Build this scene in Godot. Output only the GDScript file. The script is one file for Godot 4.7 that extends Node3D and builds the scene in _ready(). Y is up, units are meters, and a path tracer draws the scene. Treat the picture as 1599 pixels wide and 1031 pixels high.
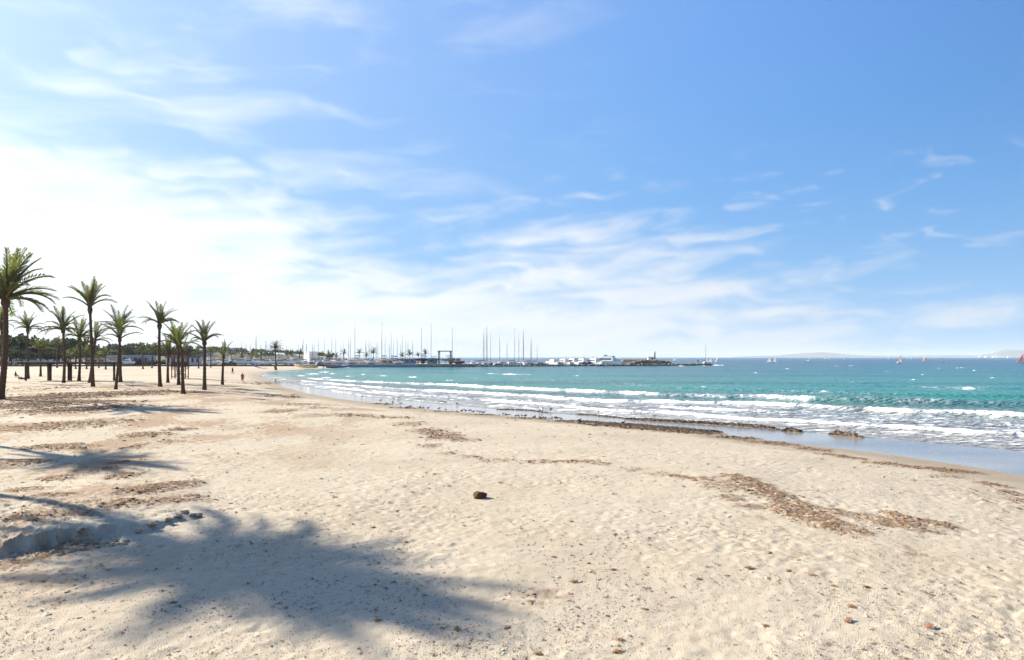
extends Node3D
# A wide sandy bay in low sun: palms and a marina on the left, surf and open sea on the right.
# Units are metres, y is up, the sea lies at y = 0 and the camera looks along -z.

const FOCAL := 1066.0          # photograph pixels
const HORIZON := 558.0
const MIDDLE := 799.5
const EYE := 4.8
const EXPOSURE := 2.85
const SUN_AZ := -58.0          # degrees, left of the view
const SUN_EL := 26.0

var taken := {}
var rng := RandomNumberGenerator.new()
var M := {}

# ------------------------------------------------------------------ nodes
func numbered(called: String) -> String:
	if not taken.has(called):
		taken[called] = 0
		return called
	taken[called] += 1
	return "%s_%03d" % [called, taken[called]]

func thing(called: String, label: String, category: String, at := Vector3.ZERO, turn := 0.0, group := "") -> Node3D:
	var o := Node3D.new()
	o.name = numbered(called)
	add_child(o)
	o.position = at
	o.rotation.y = turn
	tag(o, label, category, group)
	return o

func tag(o: Node, label: String, category: String, group := "", kind := "") -> void:
	if label: o.set_meta("label", label)
	if category: o.set_meta("category", category)
	if group: o.set_meta("group", group)
	if kind: o.set_meta("kind", kind)

func part(called: String, mesh: Mesh, material: Material, parent: Node, t := Transform3D()) -> MeshInstance3D:
	var o := MeshInstance3D.new()
	o.name = numbered(called) if parent == self else called
	o.mesh = mesh
	o.material_override = material
	parent.add_child(o, true)
	o.transform = t
	return o

func structure(called: String, mesh: Mesh, material: Material) -> MeshInstance3D:
	var o := part(called, mesh, material, self)
	o.set_meta("kind", "structure")
	return o

func copy_of(o: Node3D, called: String) -> Node3D:
	var c: Node3D = o.duplicate()
	c.name = numbered(called)
	add_child(c)
	return c

# ------------------------------------------------------------------ meshes
func begin(smooth := false) -> SurfaceTool:
	var st := SurfaceTool.new()
	st.begin(Mesh.PRIMITIVE_TRIANGLES)
	st.set_smooth_group(0 if smooth else -1)
	return st

func done(st: SurfaceTool) -> ArrayMesh:
	st.generate_normals()
	return st.commit()

func tri(st: SurfaceTool, a: Vector3, b: Vector3, c: Vector3) -> void:
	st.add_vertex(a); st.add_vertex(b); st.add_vertex(c)

func quad(st: SurfaceTool, a: Vector3, b: Vector3, c: Vector3, d: Vector3) -> void:
	tri(st, a, b, c); tri(st, a, c, d)

func box(st: SurfaceTool, c: Vector3, s: Vector3, turn := Basis()) -> void:
	var h := s * 0.5
	var p := []
	for k in 8:
		p.append(c + turn * Vector3(h.x if k & 1 else -h.x, h.y if k & 2 else -h.y, h.z if k & 4 else -h.z))
	for f in [[0, 2, 3, 1], [4, 5, 7, 6], [0, 4, 6, 2], [1, 3, 7, 5], [0, 1, 5, 4], [2, 6, 7, 3]]:
		quad(st, p[f[3]], p[f[2]], p[f[1]], p[f[0]])

func box_mesh(c: Vector3, s: Vector3, turn := Basis()) -> ArrayMesh:
	var st := begin()
	box(st, c, s, turn)
	return done(st)

func tube(st: SurfaceTool, pts: Array, radii: Array, sides := 8) -> void:
	var rings := []
	var side := Vector3.RIGHT
	for i in pts.size():
		var a: Vector3 = pts[maxi(i - 1, 0)]
		var b: Vector3 = pts[mini(i + 1, pts.size() - 1)]
		var along := (b - a).normalized()
		if absf(along.dot(side)) > 0.9:
			side = Vector3.UP if absf(along.y) < 0.9 else Vector3.BACK
		var x := (side - along * side.dot(along)).normalized()
		var y := along.cross(x)
		side = x
		var ring := []
		for k in sides:
			var w := TAU * k / sides
			ring.append(pts[i] + (x * cos(w) + y * sin(w)) * radii[i])
		rings.append(ring)
	for i in pts.size() - 1:
		for k in sides:
			var n := (k + 1) % sides
			quad(st, rings[i][k], rings[i][n], rings[i + 1][n], rings[i + 1][k])
	for k in sides:
		var n := (k + 1) % sides
		tri(st, pts[0], rings[0][n], rings[0][k])
		tri(st, pts[-1], rings[-1][k], rings[-1][n])

func tube_mesh(pts: Array, radii: Array, sides := 8, smooth := true) -> ArrayMesh:
	var st := begin(smooth)
	tube(st, pts, radii, sides)
	return done(st)

func loft(st: SurfaceTool, rows: Array, closed_ends := true) -> void:
	for i in rows.size() - 1:
		for k in rows[i].size() - 1:
			quad(st, rows[i][k], rows[i][k + 1], rows[i + 1][k + 1], rows[i + 1][k])
	if closed_ends:
		for r in [rows[0], rows[-1]]:
			for k in range(1, r.size() - 1):
				tri(st, r[0], r[k], r[k + 1])

func lump_mesh(seed_: int, squash: float, rough: float, radial := 8, rings := 5) -> ArrayMesh:
	var r := RandomNumberGenerator.new()
	r.seed = seed_
	var rows := []
	for i in rings + 1:
		var row := []
		var el := PI * i / rings - PI / 2
		for k in radial:
			var az := TAU * k / radial
			var g := 1.0 + r.randf_range(-rough, rough)
			row.append(Vector3(cos(az) * cos(el) * g, sin(el) * squash * g, sin(az) * cos(el) * g))
		if i == 0 or i == rings:
			for k in radial: row[k] = Vector3(0, sin(el) * squash, 0)
		row.append(row[0])
		rows.append(row)
	var st := begin(false)
	loft(st, rows, false)
	return done(st)

func mat(called: String, c: Color, rough := 0.8, spec := 0.4, metal := 0.0) -> StandardMaterial3D:
	var m := StandardMaterial3D.new()        # c is a real-world (linear) base colour
	m.resource_name = called
	m.albedo_color = c.linear_to_srgb()
	m.roughness = rough
	m.metallic_specular = spec
	m.metallic = metal
	M[called] = m
	return m

func noise_of(freq: float, seed_: int, octaves := 3, kind := FastNoiseLite.TYPE_SIMPLEX_SMOOTH) -> FastNoiseLite:
	var n := FastNoiseLite.new()
	n.noise_type = kind
	n.seed = seed_
	n.frequency = freq
	n.fractal_type = FastNoiseLite.FRACTAL_FBM if octaves > 1 else FastNoiseLite.FRACTAL_NONE
	n.fractal_octaves = octaves
	return n

func noise_texture(size: int, freq: float, seed_: int, octaves: int, lo: Color, hi: Color, kind := FastNoiseLite.TYPE_SIMPLEX_SMOOTH) -> NoiseTexture2D:
	var t := NoiseTexture2D.new()
	t.width = size
	t.height = size
	t.seamless = true
	t.noise = noise_of(freq, seed_, octaves, kind)
	var g := Gradient.new()
	g.set_color(0, lo)
	g.set_color(1, hi)
	t.color_ramp = g
	return t

# ------------------------------------------------------------------ photograph pixel -> place
func at_depth(px: float, py: float, depth: float) -> Vector3:
	return Vector3((px - MIDDLE) / FOCAL * depth, EYE - (py - HORIZON) / FOCAL * depth, -depth)

func on_level(px: float, py: float, level: float) -> Vector3:
	return at_depth(px, py, (EYE - level) * FOCAL / maxf(py - HORIZON, 0.05))

func on_ground(px: float, py: float) -> Vector3:
	var level := 0.6
	var p := Vector3.ZERO
	for k in 8:
		p = on_level(px, py, level)
		level = lerpf(level, maxf(base_height(p.x, -p.z), 0.0), 0.7)
	p.y = ground_height(p.x, -p.z)
	return p

func along(points: Array, x: float) -> float:
	for i in points.size() - 1:
		if x <= points[i + 1][0]:
			var f: float = clampf((x - points[i][0]) / (points[i + 1][0] - points[i][0]), 0, 1)
			return lerpf(points[i][1], points[i + 1][1], f)
	return points[-1][1]

# ------------------------------------------------------------------ shore and terrain
const SHORE := [[1900, 806], [1750, 773], [1599, 743], [1500, 726], [1400, 711.5], [1300, 699], [1219, 690], [1150, 681.5], [1100, 674], [1000, 665.5], [900, 658], [800, 651], [725, 644.5], [637, 636.5], [587, 629.5], [530, 623], [482, 615], [445, 605], [420, 595], [406, 588], [404, 584.5], [415, 582], [431, 580.3], [459, 578.3], [503, 576.3], [531, 575.3], [545, 574.4]]
const GX0 := -190.0
const GX1 := 90.0
const GD1 := 345.0
const GSTEP := 1.5
var shore_world := PackedVector2Array()
var sea_polygon := PackedVector2Array()
var grid := PackedFloat32Array()
var grid_w := 0
var grid_h := 0
var n_broad := noise_of(0.16, 11, 3)
var n_mid := noise_of(0.9, 12, 2)
var n_fine := noise_of(3.6, 13, 2)
var n_prints := noise_of(1.9, 14, 1, FastNoiseLite.TYPE_CELLULAR)
var n_scarp := noise_of(1.3, 15, 3)

func make_shore() -> void:
	for s in SHORE:
		var p := on_level(s[0], s[1], 0.0)
		shore_world.append(Vector2(p.x, -p.z))
	sea_polygon = shore_world.duplicate()
	sea_polygon.append(Vector2(-0.2389 * 2000, 2000))
	sea_polygon.append(Vector2(3000, 2000))
	sea_polygon.append(Vector2(3000, shore_world[0].y * 0.2))
	grid_w = int((GX1 - GX0) / GSTEP) + 1
	grid_h = int(GD1 / GSTEP) + 1
	grid.resize(grid_w * grid_h)
	var count := shore_world.size() - 1
	for j in grid_h:
		for i in grid_w:
			var p := Vector2(GX0 + i * GSTEP, j * GSTEP)
			var best := 1e9
			for k in count:
				var q := Geometry2D.get_closest_point_to_segment(p, shore_world[k], shore_world[k + 1])
				best = minf(best, p.distance_squared_to(q))
			best = minf(sqrt(best), 60.0)
			grid[j * grid_w + i] = -best if Geometry2D.is_point_in_polygon(p, sea_polygon) else best

func from_shore(x: float, d: float) -> float:   # metres inland; negative out at sea
	if x >= GX1 - 2.0 and d > 15.0:
		return -60.0
	var fx := clampf((x - GX0) / GSTEP, 0.0, grid_w - 1.001)
	var fy := clampf(d / GSTEP, 0.0, grid_h - 1.001)
	var i := int(fx)
	var j := int(fy)
	fx -= i
	fy -= j
	var a := j * grid_w + i
	return lerpf(lerpf(grid[a], grid[a + 1], fx), lerpf(grid[a + grid_w], grid[a + grid_w + 1], fx), fy)

func base_height(x: float, d: float) -> float:
	var s := from_shore(x, d)
	if s < 0.0:
		return maxf(s * 0.045, -2.5)
	return 0.6 * smoothstep(0.0, 15.0, s) + 0.012 * minf(s, 4.0)

const SCARP := [[-300, 950], [-120, 893], [0, 871], [60, 861], [120, 851], [200, 839], [260, 824], [330, 808]]
const SCARP_HIGH := [[-300, 0.32], [0, 0.32], [150, 0.28], [200, 0.2], [255, 0.12], [300, 0.06], [330, 0.0]]

func ground_height(x: float, d: float) -> float:
	var s := from_shore(x, d)
	var h := maxf(s * 0.045, -2.5) if s < 0.0 else 0.6 * smoothstep(0.0, 15.0, s) + 0.012 * minf(s, 4.0)
	var rough := smoothstep(0.6, 7.0, s)
	if d < 170.0:
		var prints := n_prints.get_noise_2d(x, d * 0.9)      # -1 in the middle of a cell
		var trodden := clampf(0.45 + 0.9 * n_broad.get_noise_2d(x * 0.9 + 70.0, d * 0.9), 0.08, 1.0)
		h += rough * (n_broad.get_noise_2d(x, d) * 0.05 + n_mid.get_noise_2d(x, d) * 0.014 + n_fine.get_noise_2d(x, d) * 0.015 * (0.35 + trodden) - 0.03 * trodden * (1.0 - smoothstep(-0.98, -0.62, prints)))
	if d < 46.0 and s > 3.0:
		h += steps_at(x, d)
	if d < 26.0 and x < -4.0:
		var px := x / d * FOCAL + MIDDLE
		if px < 330.0:
			var foot := 4.2 * FOCAL / (along(SCARP, px) - HORIZON) + n_scarp.get_noise_2d(x, d * 0.3) * 0.34
			var high := along(SCARP_HIGH, px)
			h += high * smoothstep(foot, foot + 0.3, d) * (1.0 - smoothstep(foot + 2.0, foot + 8.0, d)) * (1.0 + 0.25 * n_scarp.get_noise_2d(x * 2.0, d * 2.0 + 40.0))
			h -= high * 0.12 * (1.0 - smoothstep(0.0, 0.9, absf(d - foot + 0.5)))
			h += 0.05 * high * n_fine.get_noise_2d(x * 1.5, d * 1.5 + 7.0) * (1.0 - smoothstep(0.3, 1.0, absf(d - foot)))
	return h

# footprints in trails: cell -> [x, d, heading]
var prints := {}

func make_steps() -> void:
	var r := RandomNumberGenerator.new()
	r.seed = 17
	for t in [[-14.0, 20.0, 0.25, 70], [12.0, 24.0, 2.7, 70], [-3.0, 30.0, 0.1, 60]]:
		var p := Vector2(t[0], t[1])
		var turn: float = t[2]
		for k in t[3]:
			turn += r.randf_range(-0.09, 0.09)
			var fwd := Vector2(cos(turn), sin(turn))
			p += fwd * r.randf_range(0.5, 0.85)
			var q := p + fwd.orthogonal() * (0.12 if k % 2 else -0.12) * r.randf_range(0.3, 1.7)
			for i in range(-1, 2):
				for j in range(-1, 2):
					var cell := Vector2i(floori(q.x * 2.0) + i, floori(q.y * 2.0) + j)
					if not prints.has(cell): prints[cell] = []
					prints[cell].append([q.x, q.y, fwd])

func steps_at(x: float, d: float) -> float:
	var near = prints.get(Vector2i(floori(x * 2.0), floori(d * 2.0)))
	if near == null:
		return 0.0
	var h := 0.0
	for k in near:
		var o := Vector2(x - k[0], d - k[1])
		var a: float = o.dot(k[2]) / 0.17
		var b: float = o.dot((k[2] as Vector2).orthogonal()) / 0.085
		var e := sqrt(a * a + b * b)
		if e < 1.8:
			h += -0.018 * (1.0 - smoothstep(0.3, 1.2, e)) + 0.008 * smoothstep(0.75, 1.15, e) * (1.0 - smoothstep(1.2, 1.8, e))
	return h

# where seagrass litter lies: [px, py, half width px, half height px, density]
const LITTER := [
	[1060, 745, 16, 3, .8], [1094, 748, 18, 4, .7], [1150, 747, 22, 6, 1], [1180, 760, 26, 8, 1], [1130, 760, 30, 7, .55], [1210, 773, 28, 9, 1], [1240, 790, 30, 10, 1], [1225, 800, 24, 6, .9], [1265, 808, 32, 9, 1], [1300, 822, 34, 8, 1], [1337, 831, 28, 5, .9], [1307, 801, 26, 6, .9], [1350, 808, 30, 6, .5], [1393, 803, 12, 5, .9], [1385, 816, 40, 8, .9], [1431, 815, 34, 8, 1], [1465, 821, 24, 6, .9], [1440, 829, 26, 5, .7], [1169, 791, 20, 4, .8], [1140, 778, 24, 5, .6], [1412, 854, 10, 5, .5], [1428, 865, 10, 4, .5], [1213, 825, 9, 4, .5], [1175, 806, 14, 5, .35], [1240, 865, 28, 10, .14], [1270, 895, 24, 8, .12], [1200, 860, 20, 12, .12],
	[440, 642, 26, 3, .5], [500, 637, 22, 2, .5], [470, 632, 24, 3, .45], [540, 648, 40, 3, .5], [612, 652, 36, 2.5, .55], [640, 662, 22, 4, .55], [668, 673, 26, 4, .8], [692, 681, 26, 5, .9], [722, 687, 20, 3, .8], [668, 697, 16, 3, .7], [700, 708, 14, 3, .55], [730, 713, 18, 2.5, .45], [772, 718, 24, 3, .55], [850, 721, 32, 3, .7], [905, 722, 28, 3, .75], [938, 725, 18, 3, .6], [990, 733, 24, 3, .4], [1030, 740, 22, 3, .5],
	[1180, 690, 30, 2.5, .7], [1219, 694, 26, 3, .8], [1268, 702, 24, 3.5, .8], [1303, 711, 20, 3.5, .8], [1331, 716, 18, 3, .9], [1381, 724, 28, 3, .9], [1428, 730, 28, 3, .9], [1475, 735, 30, 4, 1], [1518, 739, 18, 3, .9], [1480, 745, 26, 3, .6], [1552, 757, 22, 4, .9], [1577, 770, 20, 5, .8], [1599, 783, 22, 5, .8], [1555, 775, 46, 14, .16], [1590, 796, 30, 10, .2],
	[600, 631, 22, 1.2, .5], [640, 637.5, 26, 1.2, .6], [700, 642.5, 34, 1.2, .45], [760, 648, 34, 1.3, .6], [830, 653.5, 36, 1.5, .7], [900, 659, 34, 2.4, 1], [950, 664, 36, 3, 1], [1000, 668, 36, 3.6, 1], [1050, 673, 36, 3.6, 1], [1096, 676, 28, 3, 1], [1150, 684, 30, 2.5, .9],
	[30, 634, 60, 5, .5], [110, 640, 60, 5, .45], [190, 634, 40, 3, .3], [60, 622, 70, 4, .4], [160, 616, 90, 4, .3], [40, 606, 60, 3, .3], [240, 612, 60, 3, .22], [120, 628, 80, 3, .4], [420, 598, 30, 3, .3], [440, 618, 30, 3, .35], [330, 632, 60, 3, .16],
	[60, 668, 70, 6, .28], [150, 660, 60, 5, .25], [85, 698, 46, 5, .45], [30, 722, 40, 6, .4], [225, 679, 36, 4, .4], [270, 690, 30, 3, .25], [212, 697, 14, 3, .8], [280, 671, 20, 2, .5], [360, 670, 14, 2, .4],
	[234, 766, 34, 7, .8], [280, 759, 26, 8, .85], [204, 777, 30, 5, .8], [293, 781, 28, 5, .8], [187, 800, 26, 8, .8], [35, 768, 36, 6, .7], [80, 784, 30, 4, .8], [87, 747, 26, 5, .6], [190, 744, 26, 5, .7], [187, 722, 10, 3, .9], [166, 733, 16, 4, .8], [40, 827, 40, 5, .6], [110, 820, 40, 6, .3], [109, 855, 46, 5, .6], [54, 867, 46, 5, .65], [140, 847, 26, 4, .5], [20, 880, 40, 8, .5], [250, 790, 24, 6, .35], [60, 900, 60, 10, .2],
	[845, 928, 44, 14, .32], [800, 940, 50, 12, .14], [720, 862, 20, 6, .1], [90, 912, 20, 4, .35], [80, 942, 22, 4, .4], [690, 1000, 60, 20, .07], [1050, 985, 60, 20, .06], [1450, 990, 90, 25, .05], [1050, 940, 40, 14, .1], [640, 780, 120, 20, .03], [300, 900, 120, 30, .05]]
const LX0 := -62.0
const LX1 := 42.0
const LD0 := 6.0
const LD1 := 142.0
const LSTEP := 0.2
var litter := PackedFloat32Array()
var litter_w := 0
var litter_h := 0
var litter_spots := []
var n_litter := noise_of(0.8, 31, 4)

func make_litter() -> void:
	litter_w = int((LX1 - LX0) / LSTEP) + 1
	litter_h = int((LD1 - LD0) / LSTEP) + 1
	litter.resize(litter_w * litter_h)
	for s in LITTER:
		var p := on_ground(s[0], s[1])
		var d := -p.z
		var rx: float = s[2] / FOCAL * d
		var rd: float = s[3] * d * d / (FOCAL * (EYE - maxf(p.y, 0.0)))
		var much: float = minf(s[4] * (2.2 if s[0] < 330 and s[1] < 890 else 1.0), 1.0)
		litter_spots.append([p.x, d, rx, rd, much])
		for j in range(maxi(0, int((d - rd * 1.6 - LD0) / LSTEP)), mini(litter_h, int((d + rd * 1.6 - LD0) / LSTEP) + 2)):
			for i in range(maxi(0, int((p.x - rx * 1.6 - LX0) / LSTEP)), mini(litter_w, int((p.x + rx * 1.6 - LX0) / LSTEP) + 2)):
				var x := LX0 + i * LSTEP
				var y := LD0 + j * LSTEP
				var e := sqrt(pow((x - p.x) / rx, 2) + pow((y - d) / rd, 2))
				var f := 1.0 - smoothstep(0.3, 1.5, e + n_litter.get_noise_2d(x * 1.3, y * 1.3) * 0.75)
				if f > 0.0:
					litter[j * litter_w + i] = maxf(litter[j * litter_w + i], f * much)

func litter_at(x: float, d: float) -> float:
	var fx := (x - LX0) / LSTEP
	var fy := (d - LD0) / LSTEP
	if fx < 0.0 or fy < 0.0 or fx >= litter_w - 1 or fy >= litter_h - 1:
		return 0.0
	var i := int(fx)
	var j := int(fy)
	fx -= i
	fy -= j
	var a := j * litter_w + i
	return lerpf(lerpf(litter[a], litter[a + 1], fx), lerpf(litter[a + litter_w], litter[a + litter_w + 1], fx), fy)

func sheet(v: PackedVector3Array, c: PackedColorArray, cols: int, rows: int, keep: PackedByteArray) -> ArrayMesh:
	# a grid of points as one smooth mesh; keep marks the quads that are drawn (empty: all)
	var n := PackedVector3Array()
	n.resize(v.size())
	for j in rows:
		var up := mini(j + 1, rows - 1) * cols
		var down := maxi(j - 1, 0) * cols
		for i in cols:
			var a := v[j * cols + mini(i + 1, cols - 1)] - v[j * cols + maxi(i - 1, 0)]
			var b := v[up + i] - v[down + i]
			n[j * cols + i] = a.cross(b).normalized()
	var index := PackedInt32Array()
	index.resize((cols - 1) * (rows - 1) * 6)
	var at := 0
	for j in rows - 1:
		for i in cols - 1:
			var q := j * cols + i
			if keep.size() and keep[q] == 0:
				continue
			index[at] = q
			index[at + 1] = q + cols
			index[at + 2] = q + 1
			index[at + 3] = q + 1
			index[at + 4] = q + cols
			index[at + 5] = q + cols + 1
			at += 6
	index.resize(at)
	var arrays := []
	arrays.resize(Mesh.ARRAY_MAX)
	arrays[Mesh.ARRAY_VERTEX] = v
	arrays[Mesh.ARRAY_NORMAL] = n
	arrays[Mesh.ARRAY_COLOR] = c
	arrays[Mesh.ARRAY_INDEX] = index
	var m := ArrayMesh.new()
	m.add_surface_from_arrays(Mesh.PRIMITIVE_TRIANGLES, arrays)
	return m

func make_sand() -> void:
	var us := PackedFloat32Array()
	for k in 14: us.append(-1.7 + k * 0.065)
	var u := -0.79
	while u < 0.79:
		us.append(u)
		u += 0.0026
	for k in 14: us.append(0.8 + k * 0.065)
	var ds := PackedFloat32Array()
	for k in 9: ds.append(2.0 + k * 0.6)
	var d := 7.2
	while d < 40.0:
		ds.append(d)
		d += 0.0042 * d
	while d < 335.0:
		ds.append(d)
		d += 0.011 * d
	var cols := us.size()
	var rows := ds.size()
	var v := PackedVector3Array()
	var c := PackedColorArray()
	v.resize(cols * rows)
	c.resize(cols * rows)
	var dry := Color(0.535, 0.474, 0.372)
	var damp := Color(0.435, 0.362, 0.265)
	var wet := Color(0.31, 0.26, 0.195)
	var brown := Color(0.23, 0.135, 0.075)
	var n_tone := noise_of(0.11, 41, 4)
	var n_speck := noise_of(2.4, 42, 3)
	for j in rows:
		d = ds[j]
		for i in cols:
			var x := us[i] * d
			var s := from_shore(x, d)
			var f := litter_at(x, d)
			var h := ground_height(x, d)
			var speck := n_speck.get_noise_2d(x, d)
			var tone := dry.lerp(damp, clampf(0.16 + 0.5 * n_tone.get_noise_2d(x, d) + 0.22 * speck, 0.0, 0.7))
			var moist := 1.0 - smoothstep(0.8, 5.0, s + 1.5 * n_tone.get_noise_2d(x * 3.0, d * 3.0))
			tone = tone.lerp(wet, moist * 0.85)
			if d > 55.0 and s > 3.0:
				var band := smoothstep(0.05, 0.45, n_tone.get_noise_2d(x * 0.25, d * 1.1 + 30.0))
				tone = tone.lerp(Color(0.36, 0.22, 0.12), band * 0.55 * smoothstep(55.0, 90.0, d))
			if x < -4.0 and d < 110.0 and s > 5.0:
				# dust of old seagrass trodden into the sand round the palms, in ragged patches
				var dust := smoothstep(-0.06, 0.3, n_tone.get_noise_2d(x * 1.5, d * 0.9 + 60.0) + 0.4 * speck) * smoothstep(3.0, 16.0, -x)
				tone = tone.lerp(Color(0.29, 0.175, 0.1), dust * 0.62)
			if f > 0.0:
				tone = tone.lerp(brown, clampf(f * (0.9 + 1.5 * speck), 0.0, 0.9))
				h += f * (0.03 + 0.06 * maxf(n_fine.get_noise_2d(x * 1.7 + 9.0, d * 1.7), 0.0))
			v[j * cols + i] = Vector3(x, h, -d)
			c[j * cols + i] = tone
	var m := mat("sand", Color(1, 1, 1), 0.95, 0.2)
	m.vertex_color_use_as_albedo = true
	m.albedo_texture = noise_texture(1024, 0.05, 5, 5, Color(0.84, 0.84, 0.84), Color(1, 1, 1))
	m.uv1_triplanar = true
	m.uv1_world_triplanar = true
	m.uv1_scale = Vector3(0.55, 0.55, 0.55)
	m.heightmap_enabled = true
	m.heightmap_texture = noise_texture(1024, 0.06, 6, 4, Color.BLACK, Color.WHITE)
	m.heightmap_scale = 1.5
	structure("beach_sand", sheet(v, c, cols, rows, PackedByteArray()), m)
	# the same beach behind the camera
	var st := begin()
	st.set_color(dry)
	quad(st, Vector3(-120, 0.55, -2.05), Vector3(120, 0.55, -2.05), Vector3(120, 0.6, 60), Vector3(-120, 0.6, 60))
	structure("beach_sand", done(st), m)

# ------------------------------------------------------------------ sea
# crests: [px, py, height m, foam 0..1]
const CRESTS := [
	[[480, 590.5, .05, .55], [540, 594.5, .12, .9], [620, 598, .18, .85], [700, 601, .22, .9], [760, 605, .28, 1.0], [850, 609, .3, .95], [940, 613.5, .34, .75], [1040, 618, .4, .42], [1110, 620.5, .42, .35], [1190, 622.5, .46, .5], [1215, 623.5, .48, 1.0], [1262, 626, .5, .9], [1275, 626.5, .62, .12], [1390, 629, .62, .05], [1440, 629.5, .55, .35], [1480, 630.5, .46, .1], [1599, 635, .46, .05], [1760, 640, .46, .3]],
	[[470, 594.5, .04, .7], [575, 604, .12, .9], [650, 609.5, .18, .85], [740, 613.5, .22, .9], [850, 621, .24, .85], [940, 627.5, .26, .95], [1050, 629.5, .28, .9], [1150, 632, .32, 1.0], [1260, 636, .34, .95], [1322, 639.5, .34, .9], [1345, 641, .32, .1], [1364, 642.5, .36, .9], [1450, 647, .38, 1.0], [1530, 649.5, .4, .75], [1599, 654, .4, .95], [1760, 662, .4, .9]],
	[[470, 599, .02, .5], [560, 609, .06, .8], [640, 616, .1, .85], [760, 625, .12, .75], [860, 633, .14, .8], [945, 641, .16, .75], [1040, 645.5, .16, .9], [1150, 654, .16, .9], [1250, 659.5, .16, .85], [1340, 666, .18, .85], [1450, 672.5, .2, .95], [1520, 677, .2, .95], [1599, 681.5, .2, .95], [1760, 692, .2, .9]],
	[[1000, 633.5, .02, 0.0], [1035, 635.5, .1, .7], [1090, 638, .14, .75], [1150, 641.5, .14, .7], [1210, 644.5, .1, .2], [1300, 649, .08, .25], [1420, 656, .1, .3], [1500, 661, .12, .35], [1599, 668, .12, .4], [1760, 675, .12, .4]],
	[[460, 602, .0, .3], [560, 616, .02, .5], [660, 626, .03, .4], [800, 637, .04, .35], [930, 647, .04, .4], [1010, 654, .04, .2]],
	[[1000, 596, .0, 0], [1050, 597, .08, 0], [1200, 601.5, .12, 0], [1400, 604, .16, 0], [1512, 606.5, .18, .3], [1560, 607, .18, 0], [1760, 612, .18, 0]],
	[[600, 588, .02, .0], [720, 590, .1, .0], [900, 595, .14, .1], [1100, 608, .18, .0], [1280, 613, .2, .15], [1420, 617, .24, .0], [1599, 620, .26, .0], [1760, 624, .26, .0]]]
# small whitecaps: [px, py, half width px, half height px]
const CAPS := [[768, 583.6, 12, .7], [800, 584.6, 20, 1.0], [822, 584.8, 8, .6], [1118, 570.6, 12, .9], [1098, 571, 8, .6], [1064, 571.6, 6, .5], [1286, 613, 6, 1.1], [1426, 593, 5, .8], [1370, 626, 6, 1.0], [1451, 628.4, 13, 1.5], [1512, 607.5, 12, 1.6], [1521, 578.6, 4, .6], [1500, 574.5, 6, .6], [1465, 575, 4, .5], [1262, 563.2, 2.5, .4], [1306, 572, 4, .5], [1329, 571.4, 4, .5], [507, 581.2, 9, .8], [519, 583.6, 6, .6], [488, 584, 9, .8], [567, 585, 6, .7], [597, 587, 9, .8], [512, 590, 10, .8], [645, 589, 7, .7], [470, 587, 8, .8], [545, 588, 7, .6], [1100, 604, 5, .7], [1385, 580, 3, .4], [1440, 585, 4, .5], [1230, 576, 4, .4], [1180, 582, 4, .5], [700, 594, 8, .7], [900, 587, 6, .6], [1550, 590, 6, .7], [1330, 597, 5, .6]]

func crest_at(c: Array, px: float) -> Vector3:   # depth, height, foam
	if px < c[0][0] or px > c[-1][0]:
		return Vector3(-1, 0, 0)
	for i in c.size() - 1:
		if px <= c[i + 1][0]:
			var f: float = (px - c[i][0]) / (c[i + 1][0] - c[i][0])
			return Vector3(EYE * FOCAL / (lerpf(c[i][1], c[i + 1][1], f) - HORIZON), lerpf(c[i][2], c[i + 1][2], f), lerpf(c[i][3], c[i + 1][3], f))
	return Vector3(-1, 0, 0)

const POOL_EDGE := [[380, 580], [420, 590], [470, 602], [560, 618], [660, 628.5], [800, 641], [930, 650], [1010, 656.5], [1100, 664], [1230, 673], [1350, 683.5], [1440, 690], [1599, 706], [1760, 722]]   # seaward edge of the still film of water on the sand

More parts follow.
